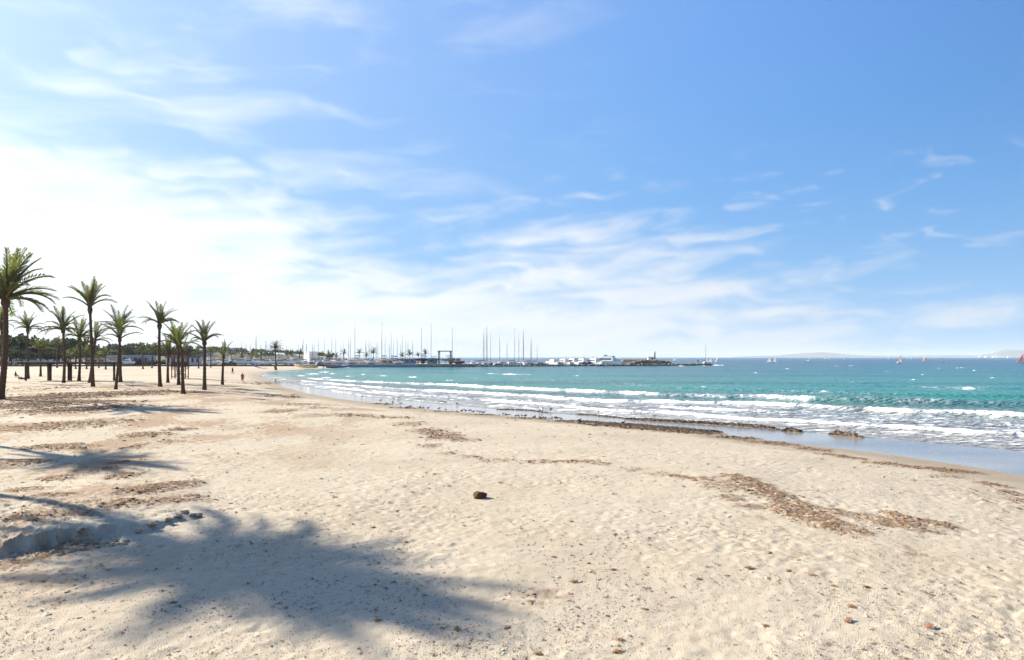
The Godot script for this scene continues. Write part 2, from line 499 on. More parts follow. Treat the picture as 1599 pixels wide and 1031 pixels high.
func make_sea() -> void:
	var us := PackedFloat32Array()
	for k in 8: us.append(-0.50 + k * 0.012)
	var u := -0.40
	while u < 0.79:
		us.append(u)
		u += 0.0021
	for k in 14: us.append(0.8 + k * 0.09)
	var ds := PackedFloat32Array()
	var d := 17.0
	while d < 19000.0:
		ds.append(d)
		d += clampf(d * d * 9e-5, 0.07, 900.0)
	ds.append(20000.0)
	var cols := us.size()
	var rows := ds.size()
	var v := PackedVector3Array()
	var c := PackedColorArray()
	var fv := PackedVector3Array()
	var foam := PackedFloat32Array()
	var keep := PackedByteArray()
	var pool := PackedByteArray()
	var froth := PackedByteArray()
	for a in [v, c, fv, foam, keep, pool, froth]: a.resize(cols * rows)
	var n_chop := noise_of(0.55, 51, 3)
	var n_swell := noise_of(0.06, 52, 2)
	var n_foam := noise_of(0.9, 53, 4)
	var n_lace := noise_of(0.55, 54, 1, FastNoiseLite.TYPE_CELLULAR)
	n_lace.cellular_return_type = FastNoiseLite.RETURN_DISTANCE2_SUB
	var n_bed := noise_of(0.02, 55, 3)
	var stops := [[-5.0, Color(0.36, 0.31, 0.235)], [6.0, Color(0.27, 0.245, 0.205)], [20.0, Color(0.16, 0.18, 0.17)], [34.0, Color(0.07, 0.19, 0.17)], [48.0, Color(0.025, 0.22, 0.18)], [85.0, Color(0.018, 0.22, 0.2)], [170.0, Color(0.011, 0.155, 0.178)], [330.0, Color(0.008, 0.105, 0.158)], [700.0, Color(0.005, 0.07, 0.135)], [20000.0, Color(0.004, 0.052, 0.115)]]
	var shore_at := []
	for s in SHORE.slice(0, 20): shore_at.push_front([s[0], s[1]])
	for i in cols:
		var px := us[i] * FOCAL + MIDDLE
		var near := []
		for k in CRESTS: near.append(crest_at(k, px))
		var caps := []
		for k in CAPS:
			if absf(px - k[0]) < k[2] * 1.3:
				var top: float = EYE * FOCAL / (k[1] - k[3] * 0.75 - HORIZON)
				var low: float = EYE * FOCAL / (k[1] + k[3] * 0.75 - HORIZON)
				caps.append([(top + low) / 2, (top - low) / 2, absf(px - k[0]) / k[2]])
		var shore_d := EYE * FOCAL / (along(shore_at, px) - HORIZON)
		var pool_d := EYE * FOCAL / (along(POOL_EDGE, px) - HORIZON)
		for j in rows:
			d = ds[j]
			var x := us[i] * d
			var q := j * cols + i
			var out := (d - shore_d) * lerpf(0.5, 1.0, smoothstep(450.0, 1050.0, px))
			var s := from_shore(x, d) if d < 340.0 else -60.0
			if s > 4.0:
				v[q] = Vector3(x, -0.02, -d)
				continue
			keep[q] = 1
			var still := d < pool_d + 0.8 * n_foam.get_noise_2d(x * 0.3, 3.0)
			var y := 0.0
			var white := 0.0
			if still:
				pool[q] = 1
			else:
				var ease := smoothstep(0.0, 12.0, d - pool_d)
				if d < 900.0:
					y += ease * (0.07 * n_chop.get_noise_2d(x * 0.6, d * 1.4) + 0.1 * n_swell.get_noise_2d(x * 0.5, d * 2.2) * smoothstep(60.0, 160.0, d))
				if d < 260.0:
					var torn := 0.6 * n_foam.get_noise_2d(x * 0.45, d * 0.9) + 0.6 * n_foam.get_noise_2d(x * 1.9 + 50.0, d * 2.6)
					for k in near:
						if k.x < 0.0: continue
						var wave: Vector3 = k
						var bend := 0.9 * n_swell.get_noise_2d(x * 1.6, 9.0 + wave.y * 50.0)
						var rel := d - wave.x - bend
						if rel < -9.0 or rel > 7.0: continue
						var wide := 0.55 + wave.y * 1.1 if rel < 0.0 else 1.3 + wave.y * 2.2
						y += wave.y * exp(-pow(rel / wide, 2))
						if wave.z > 0.0:
							var thick := wave.x * wave.x * 0.00021 + 0.35     # a breaker seen further off is wider along the sight line
							var broken := clampf(0.85 + 0.9 * n_swell.get_noise_2d(x * 2.2 + wave.y * 300.0, 77.0), 0.5, 1.15)
							var body := broken * (1.0 - smoothstep(0.2, 1.0, absf(rel + thick * 0.3) / (thick * 0.75))) * wave.z
							var trail := 0.0
							if rel < 0.0:
								trail = 0.26 * wave.z * (1.0 - smoothstep(0.0, 1.0, -rel / (thick * 3.2)))
							var lace := 1.0 - smoothstep(0.05, 0.3, n_lace.get_noise_2d(x * 0.8, d * 1.3) + 1.0)
							white = maxf(white, maxf(body * 0.88 + torn * 0.8 * (0.35 + body), trail + torn * 0.3 + (lace - 0.5) * 0.6 * trail))
					var wash := (1.0 - smoothstep(16.0, 34.0, d - pool_d)) * smoothstep(-0.3, 1.5, d - pool_d)
					if wash > 0.0:
						var lace2 := 1.0 - smoothstep(0.04, 0.22, n_lace.get_noise_2d(x * 0.45 + 40.0, d * 1.1) + 1.0)
						white = maxf(white, wash * (0.28 * lace2 + 0.09 + 0.35 * n_foam.get_noise_2d(x * 0.3, d * 0.8)))
				for k in caps:
					var e := sqrt(pow((d - k[0]) / k[1], 2) + k[2] * k[2])
					white = maxf(white, 0.85 - e * 0.75 + 0.9 * n_foam.get_noise_2d(x * 0.9, d * 0.25))
			var col: Color = stops[0][1]
			for k in stops.size() - 1:
				if out >= stops[k][0]:
					col = (stops[k][1] as Color).lerp(stops[k + 1][1], clampf((out - stops[k][0]) / (stops[k + 1][0] - stops[k][0]), 0, 1))
			if out > 30.0:
				var bed := n_bed.get_noise_2d(x * 0.4, d * 1.5)
				col = col.lerp(Color(0.008, 0.075, 0.105), clampf(bed * 1.6 - 0.05, 0.0, 0.6)).lerp(Color(0.05, 0.19, 0.15), clampf(-bed * 1.2 - 0.15, 0.0, 0.35) * (1.0 - smoothstep(100.0, 300.0, out)))
			elif out > 0.0:
				var silt := n_bed.get_noise_2d(x * 2.0, d * 4.0)
				col = col.lerp(Color(0.085, 0.065, 0.04), clampf(silt + 0.1, 0.0, 0.6))
			col = col.lerp(Color(0.6, 0.62, 0.62), 0.85 * smoothstep(-0.05, 0.46, white))     # water full of air bubbles round the foam
			v[q] = Vector3(x, y, -d)
			c[q] = col
			foam[q] = white
			if white > 0.46:
				fv[q] = Vector3(x, y + 0.012 + 0.1 * (white - 0.46), -d)
			else:
				fv[q] = Vector3(x, y - 0.03, -d)
	var keep_sea := PackedByteArray()
	keep_sea.resize(cols * rows)
	for j in rows - 1:
		for i in cols - 1:
			var q := j * cols + i
			var all := keep[q] + keep[q + 1] + keep[q + cols] + keep[q + cols + 1]
			var stills := pool[q] + pool[q + 1] + pool[q + cols] + pool[q + cols + 1]
			if all == 4:
				if stills == 4: pool[q] = 2
				else: keep_sea[q] = 1
				var w := maxf(maxf(foam[q], foam[q + 1]), maxf(foam[q + cols], foam[q + cols + 1]))
				if w > 0.46: froth[q] = 1
	for q in pool.size(): pool[q] = 1 if pool[q] == 2 else 0
	var m := mat("sea_water", Color(1, 1, 1), 0.2, 0.27)
	m.vertex_color_use_as_albedo = true
	m.uv1_triplanar = true
	m.uv1_world_triplanar = true
	m.uv1_scale = Vector3(0.055, 0.1, 0.13)
	m.heightmap_enabled = true
	m.heightmap_texture = noise_texture(1024, 0.012, 61, 5, Color.BLACK, Color.WHITE)
	m.heightmap_scale = 50.0
	structure("sea", sheet(v, c, cols, rows, keep_sea), m)
	var p := mat("still_water", Color(1, 1, 1), 0.05, 0.5)
	p.vertex_color_use_as_albedo = true
	p.uv1_triplanar = true
	p.uv1_world_triplanar = true
	p.uv1_scale = Vector3(0.2, 0.2, 0.4)
	p.heightmap_enabled = true
	p.heightmap_texture = noise_texture(512, 0.02, 62, 4, Color.BLACK, Color.WHITE)
	p.heightmap_scale = 0.5
	structure("shallow_water", sheet(v, c, cols, rows, pool), p)
	var fm := mat("foam", Color(0.86, 0.87, 0.87), 0.9, 0.3)
	var o := part("sea_foam", sheet(fv, PackedColorArray(), cols, rows, froth) if false else foam_sheet(fv, cols, rows, froth), fm, self)
	tag(o, "white foam of the breaking waves along the shore", "foam", "", "stuff")

func foam_sheet(fv: PackedVector3Array, cols: int, rows: int, froth: PackedByteArray) -> ArrayMesh:
	var white := PackedColorArray()
	white.resize(fv.size())
	white.fill(Color.WHITE)
	return sheet(fv, white, cols, rows, froth)

# ------------------------------------------------------------------ sky
func make_sky() -> PanoramaSkyMaterial:
	var w := 3072
	var h := 1536
	var data := PackedFloat32Array()
	data.resize(w * h * 3)
	var sun := Vector3(sin(deg_to_rad(SUN_AZ)) * cos(deg_to_rad(SUN_EL)), sin(deg_to_rad(SUN_EL)), -cos(deg_to_rad(SUN_AZ)) * cos(deg_to_rad(SUN_EL)))
	var n_puff := noise_of(1.9, 71, 6)
	var n_fibre := noise_of(1.1, 72, 6)
	var n_large := noise_of(0.8, 73, 3)
	# upper edge of the cloud bank by azimuth (degrees -> degrees up)
	var bank := [[-180, 17], [-120, 19], [-70, 20], [-45, 17.5], [-37, 15.8], [-30, 14.9], [-22, 12.9], [-14, 10.8], [-6, 8.8], [0, 9.6], [6, 10.4], [11, 10.2], [15, 8.2], [20, 6.4], [26, 3.4], [37, -1.0], [60, -1.0], [110, 4], [150, 12], [180, 17]]
	for j in h / 2:
		var el := PI / 2 - (j + 0.5) / h * PI
		var eld := rad_to_deg(el)
		var se := sin(el)
		var ce := cos(el)
		var up := pow(1.0 - se, 3.0)                    # 1 at the horizon
		for i in w:
			var az := TAU * i / w
			if az > PI: az -= TAU
			var azd := rad_to_deg(az)
			var dir := Vector3(sin(az) * ce, se, -cos(az) * ce)
			var cosine := dir.dot(sun)
			var toward := 0.5 + 0.5 * cosine
			# clear air
			var away := 1.0 - toward
			var r := lerpf(0.118, 0.47, pow(up, 2.4)) + 0.34 * pow(toward, 5.0)
			var g := lerpf(0.33, 0.69, pow(up, 1.6)) + 0.33 * pow(toward, 5.0)
			var b := lerpf(0.82, 0.94, pow(up, 0.9)) + 0.2 * pow(toward, 5.0)
			var dim := 1.0 - 0.8 * smoothstep(0.25, 0.75, away) * (1.0 - up) * (1.0 - up)
			r *= dim; g *= dim; b *= dim
			var glow := pow(maxf(cosine, 0.0), 6.0) * 0.2 + pow(maxf(cosine, 0.0), 24.0) * 0.25
			r += glow; g += glow; b += glow
			# thin cloud in a bank below the edge, ragged and fibrous, and a few loose wisps
			var cover := 0.0
			if eld < 62.0:
				var plane := Vector2(azd * 0.05, eld * 0.105)
				var big := n_large.get_noise_2d(plane.x * 1.1, plane.y * 1.5)
				var warp := n_large.get_noise_2d(plane.x * 2.1 + 9.0, plane.y * 3.0 + 4.0)
				var fibre := n_fibre.get_noise_2d(plane.x * 0.9 + plane.y * 0.5 + warp * 0.25, plane.y * 3.6 - plane.x * 0.55 + warp * 0.5)
				var puff := n_puff.get_noise_2d(plane.x * 1.25 + warp * 0.3, plane.y * 2.5 + warp * 0.2)
				var dens := (along(bank, azd) + 1.6 - eld) / 11.0 + 0.06 + (0.55 * puff + 0.38 * fibre + 0.45 * big) * (1.0 - 0.5 * smoothstep(0.8, 0.97, toward))
				cover = smoothstep(-0.22, 0.95, dens) * (0.88 + 0.3 * fibre * (1.0 - 0.7 * smoothstep(0.8, 0.97, toward)))
				var veil := smoothstep(-0.3, 1.1, fibre * 0.7 + puff * 0.35 + big * 0.9) * smoothstep(0.68, 0.98, toward) * (1.0 - smoothstep(26.0, 55.0, eld)) * 0.6
				var wisp := smoothstep(0.05, 0.5, puff + 0.35 * fibre + 0.2 * warp - 0.1) * 0.36 * smoothstep(5.0, 8.0, eld) * (1.0 - smoothstep(12.5, 17.0, eld)) * smoothstep(12.0, 20.0, azd + 4.0 * warp)
				cover = clampf(maxf(cover, maxf(veil, wisp)), 0.0, 0.96)
			var lit := 0.86 + 0.5 * pow(toward, 4.0) + glow * 0.6
			r = lerpf(r, lit * 0.985, cover * 0.9); g = lerpf(g, lit, cover * 0.9); b = lerpf(b, lit * 1.02, cover * 0.9)
			var q := (j * w + i) * 3
			data[q] = r / EXPOSURE; data[q + 1] = g / EXPOSURE; data[q + 2] = b / EXPOSURE
	for q in range(w * h * 3 / 2, w * h * 3, 3):
		data[q] = 0.3; data[q + 1] = 0.3; data[q + 2] = 0.28
	var im := Image.create_from_data(w, h, false, Image.FORMAT_RGBF, data.to_byte_array())
	var m := PanoramaSkyMaterial.new()
	m.panorama = ImageTexture.create_from_image(im)
	return m

func make_view() -> void:
	var cam := Camera3D.new()
	cam.name = "camera"
	cam.projection = Camera3D.PROJECTION_FRUSTUM
	cam.near = 0.1
	cam.far = 40000.0
	cam.size = 2.0 * 0.1 * 515.5 / FOCAL
	cam.frustum_offset = Vector2(0, 0.1 * (HORIZON - 515.5) / FOCAL)
	cam.position = Vector3(0, EYE, 0)
	add_child(cam)
	cam.current = true
	var e := Environment.new()
	e.background_mode = Environment.BG_SKY
	e.sky = Sky.new()
	e.sky.sky_material = make_sky()
	e.tonemap_mode = Environment.TONE_MAPPER_LINEAR
	e.tonemap_exposure = EXPOSURE
	e.sdfgi_enabled = true
	e.ssao_enabled = true
	e.ssil_enabled = true
	e.fog_enabled = true
	e.fog_density = 0.000075
	e.fog_light_color = Color(0.86, 0.93, 1.0)
	var w := WorldEnvironment.new()
	w.name = "environment"
	w.environment = e
	add_child(w)
	var sun := DirectionalLight3D.new()
	sun.name = "sun"
	sun.light_energy = 1.6
	sun.light_angular_distance = 0.8
	sun.light_color = Color(1.0, 0.95, 0.87)
	sun.shadow_enabled = true
	sun.rotation_degrees = Vector3(-SUN_EL, -SUN_AZ + 180.0, 0)
	add_child(sun)

# ------------------------------------------------------------------ seagrass litter
func strip(st: SurfaceTool, a: Vector3, b: Vector3, lift: float, width: float) -> void:
	var side := (b - a).cross(Vector3.UP).normalized() * width * 0.5
	var m := (a + b) * 0.5 + Vector3.UP * lift
	quad(st, a - side, a + side, m + side, m - side)
	quad(st, m - side, m + side, b + side * 0.5, b - side * 0.5)

func tangle_mesh(seed_: int, strips: int) -> ArrayMesh:    # a bunch of dry ribbon leaves about one unit across
	var r := RandomNumberGenerator.new()
	r.seed = seed_
	var st := begin()
	for k in strips:
		var w := r.randf_range(0, TAU)
		var c := Vector3(r.randf_range(-0.25, 0.25), r.randf_range(0.05, 0.4), r.randf_range(-0.25, 0.25))
		var half := Vector3(cos(w), r.randf_range(-0.25, 0.25), sin(w)) * r.randf_range(0.25, 0.55)
		strip(st, c - half, c + half, r.randf_range(0.05, 0.25), r.randf_range(0.07, 0.19))
	return done(st)

func scatter(called: String, label: String, mesh: Mesh, material: Material, places: Array, tints: Array) -> void:
	var mm := MultiMesh.new()
	mm.transform_format = MultiMesh.TRANSFORM_3D
	mm.use_colors = true
	mm.mesh = mesh
	mm.instance_count = places.size()
	for k in places.size():
		mm.set_instance_transform(k, places[k])
		mm.set_instance_color(k, tints[k])
	var o := MultiMeshInstance3D.new()
	o.name = numbered(called)
	o.multimesh = mm
	o.material_override = material
	add_child(o)
	tag(o, label, "seagrass" if called.contains("seagrass") else "debris", "", "stuff")

func make_stuff() -> void:
	var weed := mat("dry_seagrass", Color(1, 1, 1), 0.9, 0.2)
	weed.vertex_color_use_as_albedo = true
	var tangles := [tangle_mesh(1, 11), tangle_mesh(2, 10), tangle_mesh(3, 6)]
	var clod := lump_mesh(9, 0.6, 0.3, 6, 4)
	var sets := [[0, 27, "brown heap of dried seagrass clods strewn over dry sand", 1.0], [27, 45, "thin winding line of dried seagrass across the beach", 1.0], [45, 60, "drift line of seagrass along the still water's edge", 0.75], [60, 71, "dark wet seagrass edging the shoreline where birds feed", 0.4], [71, 82, "reddish brown seagrass litter among the palm trunks", 1.1], [82, 91, "patchy brown litter in the palms' shade", 1.0], [91, 113, "rust brown seagrass clumps around the sand scarp", 1.0], [113, 200, "faint scattered seagrass shreds on open sand", 1.0]]
	for s in sets:
		var places := [[], [], [], []]
		var tints := [[], [], [], []]
		for q in range(s[0], mini(s[1], litter_spots.size())):
			var spot: Array = litter_spots[q]
			var size: float = 0.016 + 0.0017 * spot[1]
			var count: int = mini(int(spot[4] * PI * spot[2] * spot[3] * 2.3 / (size * size)), 7000)
			for k in count:
				var w := rng.randf_range(0, TAU)
				var e := sqrt(rng.randf()) * 1.5
				var x: float = spot[0] + cos(w) * e * spot[2]
				var d: float = spot[1] + sin(w) * e * spot[3]
				if rng.randf() > pow(litter_at(x, d), 1.25) * 0.9 + 0.03:
					continue
				var z := size * rng.randf_range(0.5, 1.7)
				var kind := 3 if rng.randf() < 0.1 else rng.randi() % 3
				var p := Vector3(x, maxf(ground_height(x, d), -0.02) + rng.randf_range(0.0, 0.035) * litter_at(x, d), -d)
				places[kind].append(Transform3D(Basis.from_euler(Vector3(rng.randf_range(-0.3, 0.3), rng.randf_range(0, TAU), rng.randf_range(-0.3, 0.3))).scaled(Vector3(z, z * rng.randf_range(0.35, 0.8), z)), p))
				var tone: float = rng.randf_range(0.55, 1.25) * s[3]
				tints[kind].append(Color(0.25, 0.15, 0.085).lerp(Color(0.33, 0.245, 0.165), rng.randf()) * tone)
		for kind in 4:
			if places[kind].size():
				scatter("seagrass_litter", s[2], tangles[kind] if kind < 3 else clod, weed, places[kind], tints[kind])
	# crumbs of sand and seagrass all over the dry beach
	var p2 := [[], []]
	var t2 := [[], []]
	var n_crowd := noise_of(0.35, 81, 3)
	for k in 52000:
		var px := rng.randf_range(-60, 1660)
		var py := HORIZON + 30.0 + 480.0 * pow(rng.randf(), 0.8)
		var p := on_level(px, py, 0.6)
		var d := -p.z
		if from_shore(p.x, d) < 3.0 or rng.randf() > 0.5 + 0.9 * n_crowd.get_noise_2d(p.x, d):
			continue
		p.y = ground_height(p.x, d)
		var sand_crumb := rng.randf() < 0.3
		var z := (0.0045 + 0.0008 * d) * rng.randf_range(0.4, 1.3) * (2.4 if rng.randf() < 0.05 else 1.0)
		var kind := 1 if sand_crumb else 0
		p2[kind].append(Transform3D(Basis.from_euler(Vector3(rng.randf_range(-0.3, 0.3), rng.randf_range(0, TAU), 0)).scaled(Vector3(z, z * (0.6 if sand_crumb else 0.7), z) * (1.2 if sand_crumb else 2.4)), p))
		t2[kind].append((Color(0.46, 0.39, 0.3) if sand_crumb else Color(0.21, 0.14, 0.085)) * rng.randf_range(0.6, 1.1))
	scatter("seagrass_crumbs", "small brown seagrass shreds sprinkled all over the beach", tangles[2], weed, p2[0], t2[0])
	scatter("sand_crumbs", "small crumbs of trodden sand all over the beach", clod, weed, p2[1], t2[1])

func make_loose_things() -> void:
	var weed: Material = M.dry_seagrass_plain
	var spots := [[665, 739.5], [678, 741], [644, 769], [864, 870], [958, 889], [896, 908], [1008, 951], [969, 998], [963, 1015], [714, 984.5], [841, 1020], [793, 979], [590, 968], [635, 846], [583, 823], [892, 817], [1170, 889], [1303, 915], [1270, 900], [1197, 978], [1232, 893], [1352, 917], [1455, 928], [1092, 905], [1330, 947], [1428, 866], [1412, 853]]
	for k in spots.size():
		var p := on_ground(spots[k][0], spots[k][1])
		var t := part("seagrass_clump", tangle_mesh(100 + k, 16), weed, self, Transform3D(Basis(Vector3.UP, k * 1.7).scaled(Vector3(1, 0.45, 1) * (0.12 + 0.05 * fmod(k * 0.37, 1.0))), p + Vector3(0, -0.01, 0)))
		tag(t, "single small brown tuft of dried seagrass lying on bare sand", "seagrass", "loose seagrass tufts on the sand")
	for s in [[1324, 969], [1451, 977]]:
		var st := begin()
		for k in 2:
			var w := 0.4 + k * 0.9
			strip(st, Vector3(-0.09, 0.01, 0).rotated(Vector3.UP, w), Vector3(0.09, 0.03, 0.01).rotated(Vector3.UP, w), 0.012, 0.06)
		var t := part("dry_leaf", done(st), M.leaf_orange, self, Transform3D(Basis(), on_ground(s[0], s[1]) + Vector3(0, 0.004, 0)))
		tag(t, "curled orange brown dead leaf lying on the sand", "leaf", "orange leaves on the sand")
	# the stone in the middle of the beach
	var p := on_ground(749.5, 777)
	var r := RandomNumberGenerator.new()
	r.seed = 77
	var nn := noise_of(1.4, 91, 3)
	var rows := []
	for i in 11:
		var el := PI * i / 10 - PI / 2
		var row := []
		for k in 19:
			var az := TAU * (k % 18) / 18
			var q := Vector3(cos(az) * cos(el), sin(el), sin(az) * cos(el))
			var boxy := 1.0 / maxf(maxf(absf(q.x), absf(q.y)), absf(q.z))
			q *= lerpf(1.0, boxy, 0.45) * (1.0 + 0.34 * nn.get_noise_3dv(q))
			row.append(Vector3(q.x * 0.19, q.y * 0.125 + 0.09 + q.x * -0.02, q.z * 0.15))
		rows.append(row)
	var st2 := begin(true)
	loft(st2, rows, false)
	var stone := part("stone", done(st2), M.stone, self, Transform3D(Basis(Vector3.UP, 0.35), p - Vector3(0, 0.03, 0)))
	tag(stone, "dark brown rounded stone lying alone on open sand", "stone")
	# crumbled pieces lying along the foot of the scarp
	for k in 22:
		var px := rng.randf_range(-20, 205)
		var q := on_ground(px, along(SCARP, px) + rng.randf_range(-3, 9))
		var z := rng.randf_range(0.035, 0.085)
		var o := part("sand_clod", lump_mesh(230 + k, 0.6, 0.34, 9, 6), M.sand_clod, self, Transform3D(Basis(Vector3.UP, k * 0.7).scaled(Vector3.ONE * z), q + Vector3(0, z * 0.2, 0)))
		tag(o, "small crumb of sand fallen at the foot of the scarp", "sand clod", "crumbs below the scarp")
	# broken lumps of sand at the end of the scarp
	for k in 7:
		var s: Array = [[288, 806, .12], [300, 808, .09], [308, 807, .11], [278, 812, .1], [262, 818, .1], [236, 826, .11], [217, 832, .09]][k]
		var q := on_ground(s[0], s[1])
		var o := part("sand_clod", lump_mesh(200 + k, 0.45, 0.32, 11, 7), M.sand_clod, self, Transform3D(Basis(Vector3.UP, k).scaled(Vector3.ONE * s[2]), q + Vector3(0, s[2] * 0.25, 0)))
		tag(o, "lump of caked sand broken off the end of the scarp", "sand clod", "sand lumps beside the scarp")

func seagrass_bank(label: String, points: Array, high: float) -> void:   # points: [px, py, half width m]
	var centre := on_level(points[points.size() / 2][0], points[points.size() / 2][1], 0.02)
	var t := thing("seagrass_bank", label, "seagrass", centre)
	var line := []
	for k in points:
		var q := on_level(k[0], k[1], 0.02)
		line.append([q - centre, k[2]])
	var nn := noise_of(2.0, 300 + int(points[0][0]), 3)
	var rows := []
	var steps := maxi(12, int((line[0][0] as Vector3).distance_to(line[-1][0]) / 0.12))
	for i in steps + 1:
		var f := float(i) / steps * (line.size() - 1)
		var a := mini(int(f), line.size() - 2)
		var c: Vector3 = (line[a][0] as Vector3).lerp(line[a + 1][0], f - a)
		var w: float = lerpf(line[a][1], line[a + 1][1], f - a)
		var row := []
		for k in 11:
			var s := k / 5.0 - 1.0
			var q := c + Vector3(0.15 * s * w, 0, s * w)
			var g := 1.0 + 0.9 * nn.get_noise_2d(q.x * 1.6 + centre.x, q.z * 1.6)
			row.append(q + Vector3(0, high * g * (1.0 - s * s) * minf(1.0, w / 0.5) - 0.03, 0.12 * nn.get_noise_2d(q.x * 3.0, q.z * 3.0 + 50.0)))
		rows.append(row)
	var st := begin(false)
	loft(st, rows, false)
	part("mound", done(st), M.wet_seagrass, t)
	var mm := MultiMesh.new()
	mm.transform_format = MultiMesh.TRANSFORM_3D
	mm.mesh = tangle_mesh(5, 8)
	mm.instance_count = steps * 5
	for i in steps * 5:
		var row: Array = rows[rng.randi() % rows.size()]
		var q: Vector3 = row[1 + rng.randi() % 9]
		mm.set_instance_transform(i, Transform3D(Basis.from_euler(Vector3(rng.randf_range(-.5, .5), rng.randf_range(0, TAU), rng.randf_range(-.5, .5))).scaled(Vector3.ONE * rng.randf_range(0.06, 0.14)), q + Vector3(rng.randf_range(-.1, .1), -0.01, rng.randf_range(-.1, .1))))
	var o := MultiMeshInstance3D.new()
	o.name = "shreds"
	o.multimesh = mm
	o.material_override = M.wet_seagrass
	o.set_meta("kind", "stuff")
	t.add_child(o)

func make_banks() -> void:
	seagrass_bank("long dark bank of seagrass lying in the shallow surf", [[975, 654, .15], [1000, 655.5, .4], [1050, 658.5, .45], [1100, 661, .5], [1150, 664.5, .5], [1190, 667, .75], [1213, 670.5, .3]], 0.16)
	seagrass_bank("small round seagrass mound between the two longer banks", [[1222, 672.5, .2], [1236, 673, .7], [1252, 674.5, .25]], 0.19)
	seagrass_bank("humped seagrass mound standing alone in still water", [[1296, 678, .15], [1312, 679, .7], [1330, 681, .8], [1346, 683.5, .2]], 0.22)
	seagrass_bank("low seagrass strip in the wash where gulls stand", [[777, 639.5, .15], [800, 639.8, .4], [830, 641, .4], [856, 645, .2]], 0.05)
	seagrass_bank("broken short seagrass strip beside the long bank", [[900, 647, .15], [925, 648.5, .4], [950, 651, .35], [972, 652.5, .15]], 0.08)
	seagrass_bank("tiny seagrass tuft in the wash by the pigeons", [[684, 628, .1], [690, 628.3, .5], [697, 628.8, .1]], 0.16)
	seagrass_bank("broad dark mat of wet seagrass at the sand's edge", [[880, 657, .2], [940, 660, .9], [1000, 664, 1.3], [1060, 669, 1.3], [1100, 672.5, 1.0], [1124, 674.5, .3]], 0.06)

# ------------------------------------------------------------------ palms
var fronds := []

func frond_mesh(length: float, rise: float, droop: float, leaflets: int, wide: float, seed_: int) -> ArrayMesh:
	# grows from the origin outwards along +x and upwards
	var r := RandomNumberGenerator.new()
	r.seed = seed_
	var pts := []
	var p := Vector3.ZERO
	var steps := 14
	for i in steps + 1:
		pts.append(p)
		var f := float(i) / steps
		var a := rise - droop * pow(f, 1.4)
		p += Vector3(cos(a), sin(a), 0) * length / steps
	var st := begin()
	var radii := []
	for i in steps + 1: radii.append(lerpf(0.035, 0.008, float(i) / steps))
	tube(st, pts, radii, 4)
	for k in leaflets:
		var f := lerpf(0.14, 0.99, float(k) / (leaflets - 1))
		var i := mini(int(f * steps), steps - 1)
		var c: Vector3 = (pts[i] as Vector3).lerp(pts[i + 1], f * steps - i)
		var t: Vector3 = ((pts[i + 1] as Vector3) - pts[i]).normalized()
		var up := Vector3.BACK.cross(t)
		if up.y < 0.0: up = -up
		var long := length * 0.17 * (0.45 + 0.75 * sin(PI * pow(f, 0.75)))
		for s: float in [-1.0, 1.0]:
			var dir: Vector3 = (t * r.randf_range(0.7, 1.0) + Vector3.BACK * s * r.randf_range(0.55, 0.85) + up * r.randf_range(0.1, 0.5)).normalized()
			var tip := c + dir * long * r.randf_range(0.85, 1.1) + Vector3(0, -0.12 * long, 0)
			var half := dir.cross(up).normalized() * wide * 0.5
			var m := c + dir * long * 0.45
			tri(st, c, m + half, tip)
			tri(st, c, tip, m - half)
	return done(st)

func make_fronds() -> void:
	for k in 6:   # steep young leaves to hanging old ones, one metre long: scaled when used
		var rise: float = [1.45, 1.2, 0.95, 0.7, 0.4, 0.1][k]
		var droop: float = [0.35, 0.6, 0.85, 1.05, 1.15, 1.0][k]
		fronds.append([frond_mesh(1.0, rise, droop, 34, 0.02, 500 + k), frond_mesh(1.0, rise + 0.08, droop * 1.2, 32, 0.021, 520 + k)])

func trunk_mesh(top: Vector3, r0: float, r1: float, bow: Vector3, seed_: int, far := false) -> ArrayMesh:
	var r := RandomNumberGenerator.new()
	r.seed = seed_
	var pts := []
	var radii := []
	var n := 9 if far else maxi(14, int(top.y / 0.22))
	for i in n + 1:
		var f := float(i) / n
		pts.append(top * f + bow * sin(PI * f) - Vector3(0, 0.25 * (1.0 - f), 0))
		var w := lerpf(r0, r1, f) + r0 * 0.85 * exp(-f * top.y / 0.42)
		if not far:
			w *= 1.0 + (0.07 if i % 2 else -0.05) + r.randf_range(-0.04, 0.04)
		if f > 0.9:
			w += r1 * 0.85 * sin(PI * (f - 0.9) / 0.1) + r1 * 0.15
		radii.append(w)
	return tube_mesh(pts, radii, 7 if far else 10, far)

func palm(label: String, base: Vector3, top: Vector3, length: float, count: int, seed_: int, spread := 1.0, group := "", far := false, trunk := 0.27) -> Node3D:
	var t := thing("palm_tree", label, "palm tree", base, 0.0, group)
	var r := RandomNumberGenerator.new()
	r.seed = seed_
	top -= base
	part("trunk", trunk_mesh(top, trunk, trunk * 0.68, Vector3(r.randf_range(-1, 1), 0, r.randf_range(-1, 1)) * top.y * 0.018, seed_, far), M.palm_trunk, t)
	for k in count:
		var age := float(k) / count                      # 0 young and upright
		var kind := clampi(int(pow(age, 0.85) * 6.0 * spread + r.randf_range(-0.5, 0.5)), 0, 5)
		var turn := k * 2.39996 + r.randf_range(-0.25, 0.25)
		var z := length * r.randf_range(0.85, 1.12) * (0.92 if kind == 5 else 1.0)
		var b := Basis(Vector3.UP, turn) * Basis(Vector3.BACK, r.randf_range(-0.12, 0.12)) * Basis(Vector3.RIGHT, r.randf_range(-0.3, 0.3))
		var from := top + Vector3(cos(turn), 0, -sin(turn)) * trunk * 0.55 + Vector3(0, 0.15 - age * 0.3, 0)
		part("frond", fronds[kind][k % 2], M.frond if r.randf() < 0.7 else M.frond_olive, t, Transform3D(b.scaled(Vector3.ONE * z), from))
	return t

